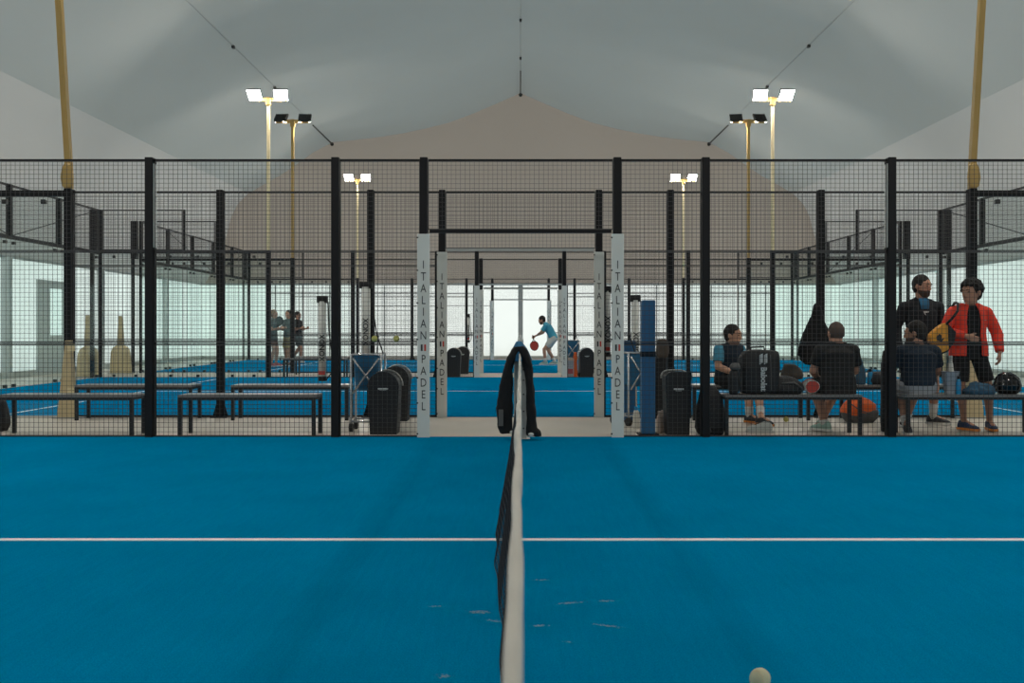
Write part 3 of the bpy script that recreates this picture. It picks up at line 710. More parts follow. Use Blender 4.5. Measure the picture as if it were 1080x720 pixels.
def human(label, loc, yaw, J, skin='skin', top='navy', sleeve='short', sleeve_m=None, bottom='blackcloth', hem=.85, shoes='shoe_dark', sole='sole', sock=True,
          hair='hair', hairstyle='short', beard=False, vox=.0075, jacket=None, cat='person', group=None, build=1.0, shirt_drop=.0, sockh=.10, hs=1.12, sk=1.0):
    t = thing('person', label, cat, loc, yaw, group)
    J = {k_: V(v) if isinstance(v, (tuple, list)) and not isinstance(v[0], tuple) else v for k_, v in J.items()}
    pel, ch, nk, hd = J['pelvis'], J['chest'], J['neck'], J['head']
    sR, sL = J['sR'], J['sL']; X = (sR-sL).normalized()
    Hx, Hy, Hz = [q_*hs for q_ in basis(J.get('hyaw', 0), J.get('hpitch', 0), J.get('hroll', 0))]
    hd = hd-V((0, 0, .022)); sR = sR-V((0, 0, .028)); sL = sL-V((0, 0, .028))
    hipR = pel+V((.09, 0, -.02)); hipL = pel+V((-.09, 0, -.02))
    up = (ch-pel).normalized(); Yt = up.cross(X).normalized()
    b = MB()
    # head: cranium, face, jaw, nose, brow, lips, ears
    b.sphere(hd+Hz*.015-Hy*.008, (.076, .094, .098), Hx, Hy, Hz, n=24)
    b.ell_loft([(hd+Hz*.05+Hy*.015, .064, .070), (hd+Hz*.01+Hy*.020, .066, .074), (hd-Hz*.035+Hy*.020, .060, .071), (hd-Hz*.075+Hy*.026, .050, .062), (hd-Hz*.105+Hy*.036, .034, .046), (hd-Hz*.116+Hy*.040, .020, .03)], Hx, Hy, n=20, p=2.3)
    b.ell_loft([(hd+Hz*.010+Hy*.088, .007, .010), (hd-Hz*.015+Hy*.098, .010, .014), (hd-Hz*.034+Hy*.101, .016, .016), (hd-Hz*.042+Hy*.090, .012, .010)], Hx, Hy, n=10)
    b.sphere(hd+Hz*.026+Hy*.084, (.045, .012, .010), Hx, Hy, Hz, n=12)
    b.sphere(hd-Hz*.064+Hy*.086, (.023, .011, .010), Hx, Hy, Hz, n=12)
    b.sphere(hd-Hz*.103+Hy*.068, (.020, .018, .014), Hx, Hy, Hz, n=12)
    for s in (-1, 1): b.sphere(hd+Hx*s*.078-Hy*.008-Hz*.008, (.010, .020, .031), Hx, Hy, Hz, n=12)
    b.cone(nk-up*.06, hd-Hz*.055-Hy*.018, .062*build, .054*build, 16)
    # trunk
    bl = build
    b.ell_loft([(pel-up*.09, .12*bl, .09*bl), (pel, .155*bl, .115*bl), (lerp(pel, ch, .45), .138*bl, .105*bl), (lerp(pel, ch, .85), .158*bl, .118*bl), (ch, .165*bl, .115*bl), (lerp(ch, nk, .6), .098, .070), (nk, .07, .062)], X, Yt, n=24, p=2.3)
    for S_, E, Wn, side in ((sR, J['eR'], J['wR'], 1), (sL, J['eL'], J['wL'], -1)):
        b.sphere(S_, .058*bl, n=14); b.cone(S_, E, .052*bl, .040*bl); b.cone(lerp(ch, nk, .3)+X*side*.08, S_, .07, .055); b.cone(nk+X*side*.02-up*.03, S_, .028, .04)
        b.tube([E, lerp(E, Wn, .3), Wn], [.040*bl, .042*bl, .026*bl], 14); b.sphere(Wn, .027*bl, n=12)
    for S_, hk in (('R', 'hR'), ('L', 'hL')):
        h = J.get(hk)
        if h: hand(b, J['w'+S_], h[0], h[1], h[2], h[3] if len(h) > 3 else .5, 1.0, .0095 if vox < .009 else .0115)
    for Hp, K, A, F in ((hipR, J['kR'], J['aR'], J['fR']), (hipL, J['kL'], J['aL'], J['fL'])):
        b.cone(Hp, K, .088*bl, .056*bl); b.tube([K, lerp(K, A, .3), lerp(K, A, .7), A], [.055*bl, .060*bl, .044*bl, .036*bl], 14); b.sphere(A, .038*bl, n=12)
        b.cone(A, A+V(F)*.12-V((0,0,.035)), .034, .026)
    remeshed(b, 'body', M[skin], t, vox, 3)
    # eyes and brows
    e = MB(); br = MB()
    for s in (-1, 1):
        e.sphere(hd+Hx*s*.030+Hy*.0835+Hz*.006, (.012, .008, .006), Hx, Hy, Hz, n=12)
        br.tube([hd+Hx*s*.014+Hy*.0955+Hz*.026, hd+Hx*s*.03+Hy*.0945+Hz*.031, hd+Hx*s*.046+Hy*.085+Hz*.026], .0042, 6)
    e.build('eyes', M['eye'], t, smooth=True); br.build('eyebrows', M[hair], t, smooth=True)
    # hair
    if hairstyle:
        h = MB()
        if hairstyle == 'buzz': h.sphere(hd+Hz*.019-Hy*.016, (.0785, .0925, .0975), Hx, Hy, Hz, n=28)
        else: h.sphere(hd+Hz*.028-Hy*.020, (.084, .098, .099), Hx, Hy, Hz, n=28); h.sphere(hd-Hz*.02-Hy*.045, (.074, .062, .07), Hx, Hy, Hz, n=20)
        if hairstyle == 'curly':
            rr = random.Random(5)
            for i in range(210):
                a = rr.uniform(0, 2*PI); q = rr.uniform(-.35, 1)
                w_ = math.sqrt(max(0, 1-q*q)); dx, dy = math.cos(a)*w_, math.sin(a)*w_
                if dy > .40 and q < .42: continue
                h.sphere(hd+Hz*.030-Hy*.012+Hx*dx*.092+Hy*dy*.098+Hz*q*.098, rr.uniform(.015, .025), n=8)
        if hairstyle == 'ponytail':
            h.tube([hd-Hy*.09+Hz*.05, hd-Hy*.15+Hz*.03, hd-Hy*.19-Hz*.05], [.03, .035, .015], 10)
        if hairstyle == 'buzz': h.build('hair', M[hair], t, smooth=True)
        else: remeshed(h, 'hair', M[hair], t, .007, 1, .004 if hairstyle != 'short' else .003, 60)
    if beard:
        h = MB().ell_loft([(hd-Hz*.045+Hy*.022, .0625, .0725), (hd-Hz*.078+Hy*.029, .054, .066), (hd-Hz*.108+Hy*.040, .038, .050), (hd-Hz*.122+Hy*.044, .020, .03)], Hx, Hy, n=20, p=2.3)
        remeshed(h, 'beard', M['beard'], t, .007, 1)
    # upper garment
    g = MB(); hm = pel-up*(.06+shirt_drop)
    k1 = 1.0 if not jacket else 1.0
    g.ell_loft([(hm, .175*bl, .135*bl), (pel+up*.05, .172*bl*sk, .135*bl*sk), (lerp(pel, ch, .45), .162*bl*sk, .125*bl*sk), (lerp(pel, ch, .85), .178*bl*sk, .134*bl*sk), (ch, .180*bl*sk, .130*bl*sk), (lerp(ch, nk, .45), .125*sk, .100*sk), (lerp(ch, nk, .92), .078, .072)], X, Yt, n=28, p=2.4)
    slvs = []
    for S_, E, Wn, side in ((sR, J['eR'], J['wR'], 1), (sL, J['eL'], J['wL'], -1)):
        if sleeve == 'none': continue
        g.cone(lerp(ch, nk, .3)+X*side*.08, S_, .085*sk, .066*sk); g.cone(nk-up*.035+X*side*.03, S_-V((0,0,.0)), .058, .056*bl*sk); g.sphere(S_, .064*bl*sk, n=14)
        slv = MB() if sleeve_m else g
        if sleeve_m: slvs.append(slv)
        if sleeve == 'short': slv.cone(S_, lerp(S_, E, .1), .068*bl, .066*bl); slv.tube([S_, lerp(S_, E, .70)], [.066*bl, .068*bl], 16)
        else:
            slv.cone(S_, E, .066*bl, .054*bl); slv.tube([E, lerp(E, Wn, .9)], [.054*bl, .040*bl], 16)
    remeshed(g, 'shirt' if not jacket else 'jacket', M[top], t, .010, 2, .007, 8, len(label))
    for i_, q_ in enumerate(slvs): remeshed(q_, 'sleeve', M[sleeve_m], t, .009, 1, .004, 9)
    # lower garment
    g = MB(); g.ell_loft([(pel-up*.12, .15*bl, .125*bl), (pel-up*.03, .172*bl, .135*bl), (pel+up*.07, .165*bl, .128*bl)], X, Yt, n=24, p=2.4)
    for Hp, K in ((hipR, J['kR']), (hipL, J['kL'])):
        g.sphere(Hp, .108*bl, n=16); g.tube([Hp, lerp(Hp, K, hem)], [.106*bl, .094*bl if hem < 1 else .075*bl], 18)
        if hem >= 1: g.sphere(K, .07, n=12)
    remeshed(g, 'shorts', M[bottom], t, .010, 2, .006, 8, 3)
    # shoes
    for K, A, F in ((J['kR'], J['aR'], J['fR']), (J['kL'], J['aL'], J['fL'])):
        F = V(F).normalized(); Rr = F.cross(V((0,0,1))).normalized(); U = Rr.cross(F).normalized()
        o = A-U*.085
        sh = MB().ell_loft([(o-F*.075+U*.035, .026, .030), (o-F*.055+U*.055, .036, .052), (o-F*.01+U*.058, .040, .056), (o+F*.05+U*.050, .042, .046), (o+F*.11+U*.036, .046, .032), (o+F*.165+U*.028, .040, .023), (o+F*.195+U*.022, .022, .014)], Rr, U, n=18, p=2.4)
        so = remeshed(sh, 'shoe', M[shoes], t, .008, 1)
        sl = MB(); pts = [(-.088, .022), (-.05, .040), (0, .042), (.06, .046), (.12, .050), (.175, .042), (.205, .016)]
        ring = [o+F*f_+Rr*w for f_, w in pts]+[o+F*f_-Rr*w for f_, w in reversed(pts)]
        sl.loft([[p-U*.004 for p in ring], [p+U*.022 for p in ring]]); sl.build('sole', M[sole], so)
        lc = MB()
        for q in range(4): c_ = o+F*(.03+q*.022)+U*(.104-q*.014); lc.bar(c_-Rr*.022, c_+Rr*.022, .006)
        lc.build('laces', M[sole], so)
        if sock: MB().tube([A-U*.02, lerp(A, K, sockh/.4)], [.043, .047*bl+.004], 16).build('sock', M['sock'], t, smooth=True)
    return t

# seated man, back to us, charcoal shirt
J = dict(pelvis=(0, 0, .55), chest=(0, .03, .90), neck=(0, .05, 1.02), head=(.0, .075, 1.145), hyaw=.1, hpitch=-.1,
    sR=(.185, .04, .955), sL=(-.185, .04, .955), eR=(.235, .12, .70), eL=(-.245, .10, .70), wR=(.12, .34, .62), wL=(-.13, .33, .62),
    hR=((-.5, .8, -.1), (0, 0, -1), (-1, 0, 0)), hL=((.5, .8, -.1), (0, 0, -1), (1, 0, 0)),
    kR=(.14, .44, .53), kL=(-.13, .43, .52), aR=(.02, .62, .10), aL=(-.07, .24, .10), fR=(.1, 1, 0), fL=(-.55, .83, 0))
human('man in a charcoal shirt sitting with his back to us on the front bench', (3.535, 10.60, 0), 0, J, 'skin2', 'charcoal', hair='hairbuzz', hairstyle='buzz', bottom='blackcloth', shoes='shoe_green', build=1.10, shirt_drop=.07, sockh=.03)
# seated man, back to us, navy shirt, head turned
J = dict(pelvis=(0, 0, .55), chest=(0, .02, .88), neck=(0, .04, 1.01), head=(-.01, .07, 1.15), hyaw=1.0, hpitch=-.12,
    sR=(.19, .03, .945), sL=(-.19, .03, .945), eR=(.26, .10, .69), eL=(-.26, .10, .69), wR=(.16, .33, .60), wL=(-.16, .33, .60),
    hR=((-.3, .9, -.1), (0, 0, -1), (-1, 0, 0)), hL=((.3, .9, -.1), (0, 0, -1), (1, 0, 0)),
    kR=(.16, .44, .53), kL=(-.06, .40, .50), aR=(.10, .60, .10), aL=(-.135, -.02, .10), fR=(.2, 1, 0), fL=(-.25, -.9, 0))
human('man in a navy shirt seated with his back to us, head turned left', (4.43, 10.60, 0), 0, J, 'skin2', 'navy', bottom='greyshorts', beard=True, shoes='shoe_dark', build=1.12, sockh=.08, hem=.7, shirt_drop=-.05)
# standing man in dark jacket, facing us, looking right
J = dict(pelvis=(0, 0, .98), chest=(0, -.0, 1.38), neck=(0, .0, 1.545), head=(-.0, .035, 1.715), hyaw=.55, hpitch=-.12,
    sR=(.21, 0, 1.465), sL=(-.21, 0, 1.465), eR=(.28, -.06, 1.17), eL=(-.27, -.09, 1.17), wR=(.27, .05, .92), wL=(-.22, -.08, .92),
    hR=((0, .2, -1), (-1, 0, 0), (0, 1, 0)), hL=((.1, .1, -1), (1, 0, 0), (0, 1, 0)),
    kR=(.14, .04, .53), kL=(-.14, .05, .53), aR=(.19, 0, .10), aL=(-.16, -.03, .10), fR=(.45, .9, 0), fL=(-.8, .5, 0))
m4 = human('tall bearded man standing in a dark jacket with a blue collar, looking right', (4.88, 11.6, 0), PI, J, 'skin2', 'darkjacket', sleeve='long', bottom='blackcloth', beard=True, jacket=True, shoes='shoe_dark', build=1.04, sockh=.16)
MB().ell_loft([((0, .115, 1.41), .045, .018), ((0, .11, 1.46), .055, .02), ((0, .085, 1.52), .06, .03), ((0, .065, 1.545), .055, .03)], n=16).build('collar_insert', M['collarblue'], m4, smooth=True)
lg = MB().prism([(-.035, 1.385), (.03, 1.385), (.012, 1.345), (-.002, 1.335), (.012, 1.365), (-.03, 1.368)], 'y', .137, .146); lg.build('chest_logo', M['logo'], m4)
# standing man in red jacket
J = dict(pelvis=(0, 0, .94), chest=(.01, .0, 1.30), neck=(.0, .01, 1.46), head=(-.0, .055, 1.615), hyaw=-1.05, hpitch=-.10,
    sR=(.20, .02, 1.385), sL=(-.20, -.0, 1.385), eR=(.315, .05, 1.14), eL=(-.325, .0, 1.11), wR=(.13, .22, 1.09), wL=(-.30, .10, .90),
    hR=((-.9, .15, -.35), (-.3, -1, .1), (0, .3, 1), .5), hL=((.05, .15, -1), (.6, -.5, 0), (.3, 1, 0), .7),
    kR=(.12, .05, .52), kL=(-.19, .06, .52), aR=(.05, -.02, .10), aL=(-.245, -.02, .10), fR=(-.45, .9, 0), fL=(.15, 1, 0))
m5 = human('curly-haired man standing in an open red jacket and black shorts', (5.16, 10.95, 0), PI, J, 'skin2', 'blackcloth', sleeve='none', bottom='blackcloth', hairstyle='curly', shoes='shoe_blue', sole='sole_orange', build=.90, hem=.88, sock=False, hs=1.2, sk=.98)
# the open jacket: a shell over shoulders, sides and back with a gap at the front
jk = MB()
n = 34; secs = [(.86, .225, .165), (.98, .215, .16), (1.12, .195, .15), (1.26, .20, .15), (1.36, .195, .142), (1.42, .165, .12), (1.465, .10, .09)]
def ring(z, rx, ry, o):
    pts = []; gap = .42 if z < 1.3 else (.36 if z < 1.4 else .30)
    for i in range(n+1):
        a = PI/2+gap+(2*PI-2*gap)*i/n
        pts.append(V((.005+(rx+o)*math.cos(a), .0+(ry+o)*math.sin(a), z)))
    return pts
rings = []
for z, rx, ry in secs:
    po = ring(z, rx, ry, .0); pi_ = ring(z, rx, ry, -.016); rings.append(po+list(reversed(pi_)))
jk.loft(rings)
for S_, E, Wn, side in (((.20, .02, 1.385), (.315, .05, 1.14), (.13, .22, 1.09), 1), ((-.20, 0, 1.385), (-.325, 0, 1.11), (-.30, .10, .90), -1)):
    S_ = (S_[0], S_[1], S_[2]-.025); jk.cone(V((side*.09, 0, 1.405)), S_, .066, .070); jk.cone(S_, E, .070, .062); jk.tube([V(E), lerp(E, Wn, .93)], [.066, .05], 18)
remeshed(jk, 'jacket', M['redcloth'], m5, .009, 2, .009, 7, 2)
MB().ell_loft([((-.115, .150, 1.27), .011, .004), ((-.115, .151, 1.276), .014, .004)], n=8).build('jacket_badge', M['logo'], m5)
sp = MB().tube([(.16, .135, 1.46), (.175, .165, 1.38), (.19, .175, 1.25), (.215, .17, 1.12)], .017, 8)
MB().add(sp.v, sp.f)
# seated man with light blue sleeves, three quarter view
J = dict(pelvis=(0, 0, .53), chest=(0, .03, .86), neck=(0, .045, .985), head=(-.01, .08, 1.115), hyaw=.25, hpitch=-.1,
    sR=(.19, .02, .93), sL=(-.19, .04, .93), eR=(.25, .06, .69), eL=(-.25, .12, .70), wR=(.11, .26, .60), wL=(-.08, .32, .62),
    hR=((-.6, .7, -.4), (0, -.2, -1), (-1, 0, 0)), hL=((.5, .7, -.3), (0, 0, -1), (1, 0, 0)),
    kR=(.13, .44, .53), kL=(-.02, .46, .53), aR=(.16, .50, .10), aL=(.28, .78, .10), fR=(.1, 1, 0), fL=(.1, 1, 0))
human('man in a navy shirt with light blue sleeves sitting behind the upright racket bag', (2.68, 12.30, 0), PI+.62, J, 'skin', 'navy', sleeve_m='lightblue', bottom='blackcloth', shoes='shoe_dark', sole='sole_orange', sockh=.10, build=1.06)
# far player, crouched, racket low
J = dict(pelvis=(0, -.10, .86), chest=(0, .10, 1.20), neck=(0, .20, 1.34), head=(0, .29, 1.45), hyaw=0, hpitch=-.35,
    sR=(.18, .14, 1.27), sL=(-.18, .16, 1.27), eR=(.22, .28, 1.02), eL=(-.20, .30, 1.03), wR=(.10, .52, .92), wL=(-.06, .46, .93),
    hR=((-.1, .6, -.6), (-1, 0, 0), (0, .5, .5), 1.2), hL=((.3, .8, -.1), (0, 0, 1), (0, 0, 1), .4),
    kR=(.12, .12, .50), kL=(-.13, .20, .50), aR=(.14, -.12, .10), aL=(-.12, .16, .10), fR=(0, 1, 0), fL=(0, 1, 0))
human('distant player in a blue shirt and pale shorts crouching with a racket', (at(581, 30.4), 30.4, .012), PI/2-.15, J, 'skin2', 'teal', bottom='paleshorts', shoes='shoe_green', vox=.011, hem=.72, beard=True, sockh=.12)
# far woman and two far men on the left
JS = dict(pelvis=(0, 0, .95), chest=(0, 0, 1.32), neck=(0, .01, 1.47), head=(0, .03, 1.62), hyaw=0,
    sR=(.17, 0, 1.40), sL=(-.17, 0, 1.40), eR=(.21, .03, 1.12), eL=(-.21, .03, 1.12), wR=(.16, .26, 1.16), wL=(-.16, .26, 1.16),
    hR=((0, 1, .3), (-1, 0, 0), (0, 0, 1), 1.1), hL=((0, 1, .2), (1, 0, 0), (0, 0, 1), 1.0),
    kR=(.10, .06, .52), kL=(-.10, .10, .52), aR=(.11, -.02, .10), aL=(-.11, .05, .10), fR=(.1, 1, 0), fL=(-.1, 1, 0))
human('distant blond player in a grey top and pink shoes holding a racket up', (at(288, 28.9), 28.9, .012), -PI/2-.1, JS, 'skin3', 'greyteal', bottom='greyteal', hem=.35, hair='hairblond', hairstyle='ponytail', shoes='pink', vox=.011, build=.92, sock=False)
J2 = dict(JS); J2.update(wL=V((-.24, .05, .88)), hL=((0, .1, -1), (1, 0, 0), (0, 1, 0), .5))
human('distant man in a grey shirt and khaki shorts standing behind the mesh', (at(305, 29.4), 29.4, .012), PI-.5, J2, 'skin2', 'greyteal', bottom='khaki', vox=.011, build=1.05, hem=.9, sockh=.15)
J3 = dict(JS); J3.update(kR=V((.1, .22, .50)), aR=V((.11, .2, .10)), aL=V((-.11, -.30, .13)), kL=V((-.1, .0, .5)))
human('distant man in a black shirt walking beside the man in khaki shorts', (at(313.5, 32.0), 32.0, .012), -PI/2-.4, J3, 'skin2', 'blackcloth', bottom='greyteal', vox=.011, shoes='shoe_white', hem=.8)

# ------------------------------------------------------------------ rackets and bags
def racket(label, loc, rot, face='racket_red', rim='rubber', sc=1.0):
    t = thing('padel_racket', label, 'racket', loc, 0, 'padel rackets'); t.rotation_euler = rot; t.scale = (sc,)*3
    out = []
    for i in range(28):
        a = 2*PI*i/28; r = 1+.10*math.sin(a)
        out.append((.125*math.cos(a), .14*math.sin(a)*r))
    MB().prism(out, 'y', -.018, .018).build('face', M[face], t)
    MB().tube([(x*1.02, 0, z*1.02) for x, z in out]+[(out[0][0]*1.02, 0, out[0][1]*1.02)], .014, 8).build('rim', M[rim], t, smooth=True)
    MB().tube([(-.06, 0, -.115), (0, 0, -.20)], .011, 8).tube([(.06, 0, -.115), (0, 0, -.20)], .011, 8).build('throat', M[rim], t)
    MB().tube([(0, 0, -.18), (0, 0, -.32)], .016, 10).build('grip', M[rim], t)
    return t
racket('racket hanging from the hand of the distant player in blue', (at(563.5, 30.3), 30.3, zt(354, 30.3)-.31), (0, PI-.12, 0))
racket('dark racket held up by the distant blond player', (at(293.5, 28.9), 28.9, zt(339, 28.9)), (0, .6, 0), 'greyteal')

# upright racket bag with Babolat lettering
def yb(px, py, y): return at(px, y), zt(py, y)
x0, z1 = yb(781.5, 369, 10.5); x1, _ = yb(823, 369, 10.5)
w = x1-x0
t = thing('racket_bag', 'large upright black racket bag with pale Babolat lettering on the front bench', 'bag', ((x0+x1)/2, 10.58, .452), group='sports bags')
h = z1-.452
remeshed(MB().ell_loft([((0,0,.01), w*.47, .13), ((0,0,.06), w*.5, .145), ((0,0,h*.6), w*.5, .15), ((0.0,0,h*.85), w*.49, .14), ((.02,0,h*.97), w*.42, .11), ((.02,0,h), w*.3, .08)], p=4.5, n=32), 'body', M['bagblack'], t, .010, 2, .006, 8, 1)
MB().tube([(-.10, -.02, h-.01), (-.09, -.02, h+.03), (.05, -.02, h+.035), (.06, -.02, h-.01)], .010, 8).build('handle', M['bagblack'], t, smooth=True)
MB().tube([(.09, -.150, h*.9), (.095, -.158, h*.5), (.10, -.152, .05)], .0045, 6).build('zip', M['baggrey'], t)
vs, fs = text_mb('Babolat', .088, .003, 1.0, .003); R = Matrix.Rotation(PI/2, 4, 'Y')
lm = MB().add([R @ v+V((.012, -.160, h*.355)) for v in vs], fs)
for q in (-.026, .024): lm.prism([(q-.017+.012, h*.68), (q+.017+.012, h*.72), (q+.017+.012, h*.93), (q-.017+.012, h*.89)], 'y', -.162, -.154)
lm.build('lettering', M['logo'], t)

def softbag(label, x, y, z, secs, m, amp=.008, p=3.2, name='sports_bag', rz=0, strap=None, seed=1, cat='bag', vox=.011):
    t = thing(name, label, cat, (x, y, z), rz, 'sports bags')
    remeshed(MB().ell_loft([((a, b_, c), rx, ry) for a, b_, c, rx, ry in secs], p=p, n=28), 'body', m, t, vox, 3, amp, 9, seed)
    if strap: MB().tube(strap, .010, 8).build('strap', M['baggrey'] if m is M['bagblack'] else M['bagblack'], t, smooth=True)
    return t
# low black bag and taupe bag on the bench
softbag('flat black racket bag lying on the front bench behind the upright one', at(838, 10.62), 10.62, .452, [(-.10,0,.0,.16,.13), (-.1,0,.05,.20,.15), (-.1,0,.12,.18,.13), (-.14,0,.18,.13,.10), (-.18,0,.20,.08,.06)], M['bagblack'], strap=[(-.18, -.15, .12), (-.05, -.165, .13), (.05, -.155, .06)], seed=4)
softbag('taupe cloth bag heaped behind the flat black bag', at(836, 10.80), 10.80, .60, [(0,0,.0,.11,.05), (0,0,.05,.135,.06), (-.01,0,.12,.10,.05), (-.03,0,.17,.06,.04)], M['bagtan'], .012, name='cloth_bag', seed=6)
softbag('black backpack on the floor left of the upright racket bag', at(751, 10.45)+.005, 10.58, 0, [(0,0,.0,.13,.10), (0,0,.08,.165,.13), (0,0,.25,.16,.125), (0,0,.42,.13,.10), (-.02,0,.53,.08,.06), (-.02,0,.55,.05,.04)], M['bagblack'], .010, name='backpack', strap=[(-.09, -.12, .45), (-.13, -.15, .3), (-.06, -.155, .15), (-.02, -.14, .04)], seed=3)
softbag('black pouch standing at the left end of the front bench, beside the racket bag', at(774, 10.45), 10.46, .452, [(0,0,.0,.045,.045), (0,0,.05,.055,.05), (0,0,.18,.055,.05), (0,0,.25,.045,.04), (0,0,.27,.03,.03)], M['bagblack'], .003, name='pouch', seed=3)
softbag('grey cap resting on top of the black pouch', at(775, 10.46), 10.46, .722, [(0,0,.0,.05,.04), (0,0,.03,.06,.05), (0,0,.06,.05,.04), (.01,0,.08,.03,.03)], M['baggrey'], .004, name='cap', seed=9, cat='cap')
softbag('dark slim bag hanging on the second fence right of the tall blue post', at(697, 12.35), 12.38, .0, [(0,0,.0,.07,.06), (0,0,.1,.09,.08), (0,0,.5,.085,.075), (0,0,.8,.075,.07), (.0,0,.92,.05,.05), (0,0,.97,.03,.03)], M['bagblack'], .010, seed=8)
bt = softbag('dark and tan folded jacket on top of the slim hanging bag', at(697, 12.4), 12.28, .80, [(0,0,.0,.06,.05), (0,0,.06,.085,.06), (0,0,.16,.08,.06), (0,0,.24,.055,.05)], M['bagtan'], .012, name='folded_jacket', seed=12, cat='jacket')
softbag('upright dark bag half hidden behind the fence post at the navy-shirted man', at(934, 10.9), 10.9, 0, [(0,0,.0,.05,.05), (0,0,.1,.055,.05), (0,0,.75,.05,.045), (0,0,.93,.03,.03)], M['bagblack'], .004, seed=15)
softbag('black holdall on the left end of the rear bench, beside the blue bottle', at(929, 12.3), 12.35, .452, [(0,0,.0,.13,.10), (0,0,.06,.15,.11), (0,0,.13,.12,.09), (0,0,.16,.08,.06)], M['bagblack'], seed=17)
softbag('dark blue and white patterned drinks pouch beside the charcoal-shirted man', at(908, 12.3), 12.3, .452, [(0,0,.0,.05,.05), (0,0,.08,.065,.055), (-.01,0,.2,.06,.05), (-.03,0,.32,.04,.035), (-.04,0,.36,.02,.02)], M['jeans'], .006, name='pouch', seed=18)
t = softbag('round black rucksack at the left edge, beside the far left bench', at(-6, 10.85), 10.95, 0, [(0,0,.0,.08,.08), (0,0,.08,.11,.10), (0,0,.22,.10,.09), (0,0,.34,.07,.06), (-.02,0,.40,.03,.03)], M['bagblack'], .008, name='backpack', seed=21)
# orange and grey bag
t = thing('sports_bag', 'orange and grey bag on the floor behind the front bench', 'bag', (at(908, 11.9), 11.95, 0), 0, 'sports bags')
remeshed(MB().ell_loft([((0,0,.0), .16, .12), ((0,0,.06), .215, .15), ((0,0,.12), .225, .16), ((0,0,.16), .22, .155)], p=2.6, n=28), 'base', M['baggrey'], t, .011, 2, .006, 8, 5)
remeshed(MB().ell_loft([((-.03,0,.09), .19, .155), ((-.02,0,.15), .222, .165), ((0,0,.23), .20, .15), ((-.02,0,.29), .13, .10), ((-.03,0,.32), .06, .05)], p=2.4, n=28), 'top_panel', M['orange'], t, .011, 2, .010, 8, 9)
MB().tube([(-.15, -.12, .24), (-.05, -.18, .16), (.08, -.17, .12)], .007, 8).build('strap', M['baggrey'], t)
# orange racket cover carried at the side
def cover(label, loc, rot):
    t = thing('racket_bag', label, 'bag', loc, 0, 'sports bags'); t.rotation_euler = rot
    out = [(-.135*math.cos(2*PI*i/28)*(1-.6*(math.sin(2*PI*i/28) > 0)*math.sin(2*PI*i/28)), .17*math.sin(2*PI*i/28)) for i in range(28)]
    remeshed(MB().prism(out, 'y', -.05, .05), 'body', M['amber'], t, .010, 4)
    b = MB().prism([(.02, .17), (.125, .10), (.145, -.02), (.10, -.10), (.06, .02)], 'y', -.056, .056); b.build('side_panel', M['bagblack'], t)
    MB().tube([(-.12, 0, -.10), (-.06, 0, -.165), (.03, 0, -.175), (.10, 0, -.13), (.14, 0, -.03)], .018, 8).build('edging', M['bagblack'], t, smooth=True)
    f = MB(); f.ell_loft([((-.035, -.062, -.02), .035, .003), ((-.035, -.054, -.02), .035, .003)], (1,0,0), (0,0,1)) if False else None
    f.prism([(-.07, -.01), (-.045, .035), (-.02, .02), (-.01, -.02), (.02, .0), (.0, -.05), (-.045, -.045)], 'y', -.060, -.050); f.build('emblem', M['ink'], t)
    return t
cv = cover('orange and black racket bag slung under the red-jacketed man\'s arm', (at(994, 10.75), 10.80, zt(356, 10.75)), (0, .25, 0))
Ri = Matrix.Rotation(-.25, 3, 'Y'); MB().tube([Ri @ V(p_) for p_ in ((.04, -.03, .14), (.09, -.10, .22), (.14, -.12, .30), (.19, -.02, .385), (.21, .10, .40), (.21, .20, .34))], .015, 8).build('shoulder_strap', M['bagblack'], cv, smooth=True)

# items on the far right bench
t = thing('round_bag', 'round glossy black helmet-like bag on the far right bench', 'bag', (at(1064, 10.55), 10.58, .452), 0, 'sports bags')
remeshed(MB().ell_loft([((0,0,.0), .09, .08), ((0,0,.03), .135, .11), ((0,0,.10), .150, .125), ((0,0,.17), .13, .11), ((-.01,0,.22), .085, .07), ((-.01,0,.24), .04, .04)], p=2.2), 'body', M['helmet'], t, .010, 3)
MB().tube([(.03, -.10, .20), (.07, -.12, .15), (.09, -.12, .08), (.06, -.11, .03)], .006, 8).build('piping', M['baggrey'], t, smooth=True)
MB().tube([(-.13, -.05, .08), (-.19, -.06, .11), (-.22, -.05, .07)], .007, 8).build('cord', M['bagblack'], t, smooth=True)
t = thing('folded_garment', 'crumpled blue-grey garment on the far right bench', 'clothing', (at(1033, 10.5), 10.52, .452))
remeshed(MB().ell_loft([((0,0,.0), .16, .10), ((0,0,.04), .165, .11), ((.02,0,.08), .13, .08), ((.0,0,.12), .10, .06)], p=2.6).ell_loft([((-.06,-.02,.05), .08, .06), ((-.05,-.02,.13), .05, .04)]), 'cloth', M['jeans'], t, .009, 2, .016, 16, 4)
t = thing('bucket', 'pale grey tapered bucket on the far right bench', 'bucket', (at(1003.5, 10.55), 10.58, .452))
smooth_by_angle(MB().ell_loft([((0,0,0), .060, .055), ((0,0,.245), .088, .08), ((0,0,.25), .092, .084), ((0,0,.245), .080, .072), ((0,0,.02), .055, .05)], p=3).build('shell', M['bucket'], t), 40)
def bottle(label, loc, m, r=.035, h=.2, capm='rubber', group='drinks bottles'):
    t = thing('drinks_bottle', label, 'bottle', loc, 0, group)
    MB().ell_loft([((0,0,0), r*.9, r*.9), ((0,0,.01), r, r), ((0,0,h*.6), r, r), ((0,0,h*.78), r*.75, r*.75), ((0,0,h*.84), r*.5, r*.5)], n=20).build('bottle_body', m, t, smooth=True)
    MB().tube([(0,0,h*.83), (0,0,h)], r*.55, 16).build('cap', M[capm], t)
    return t
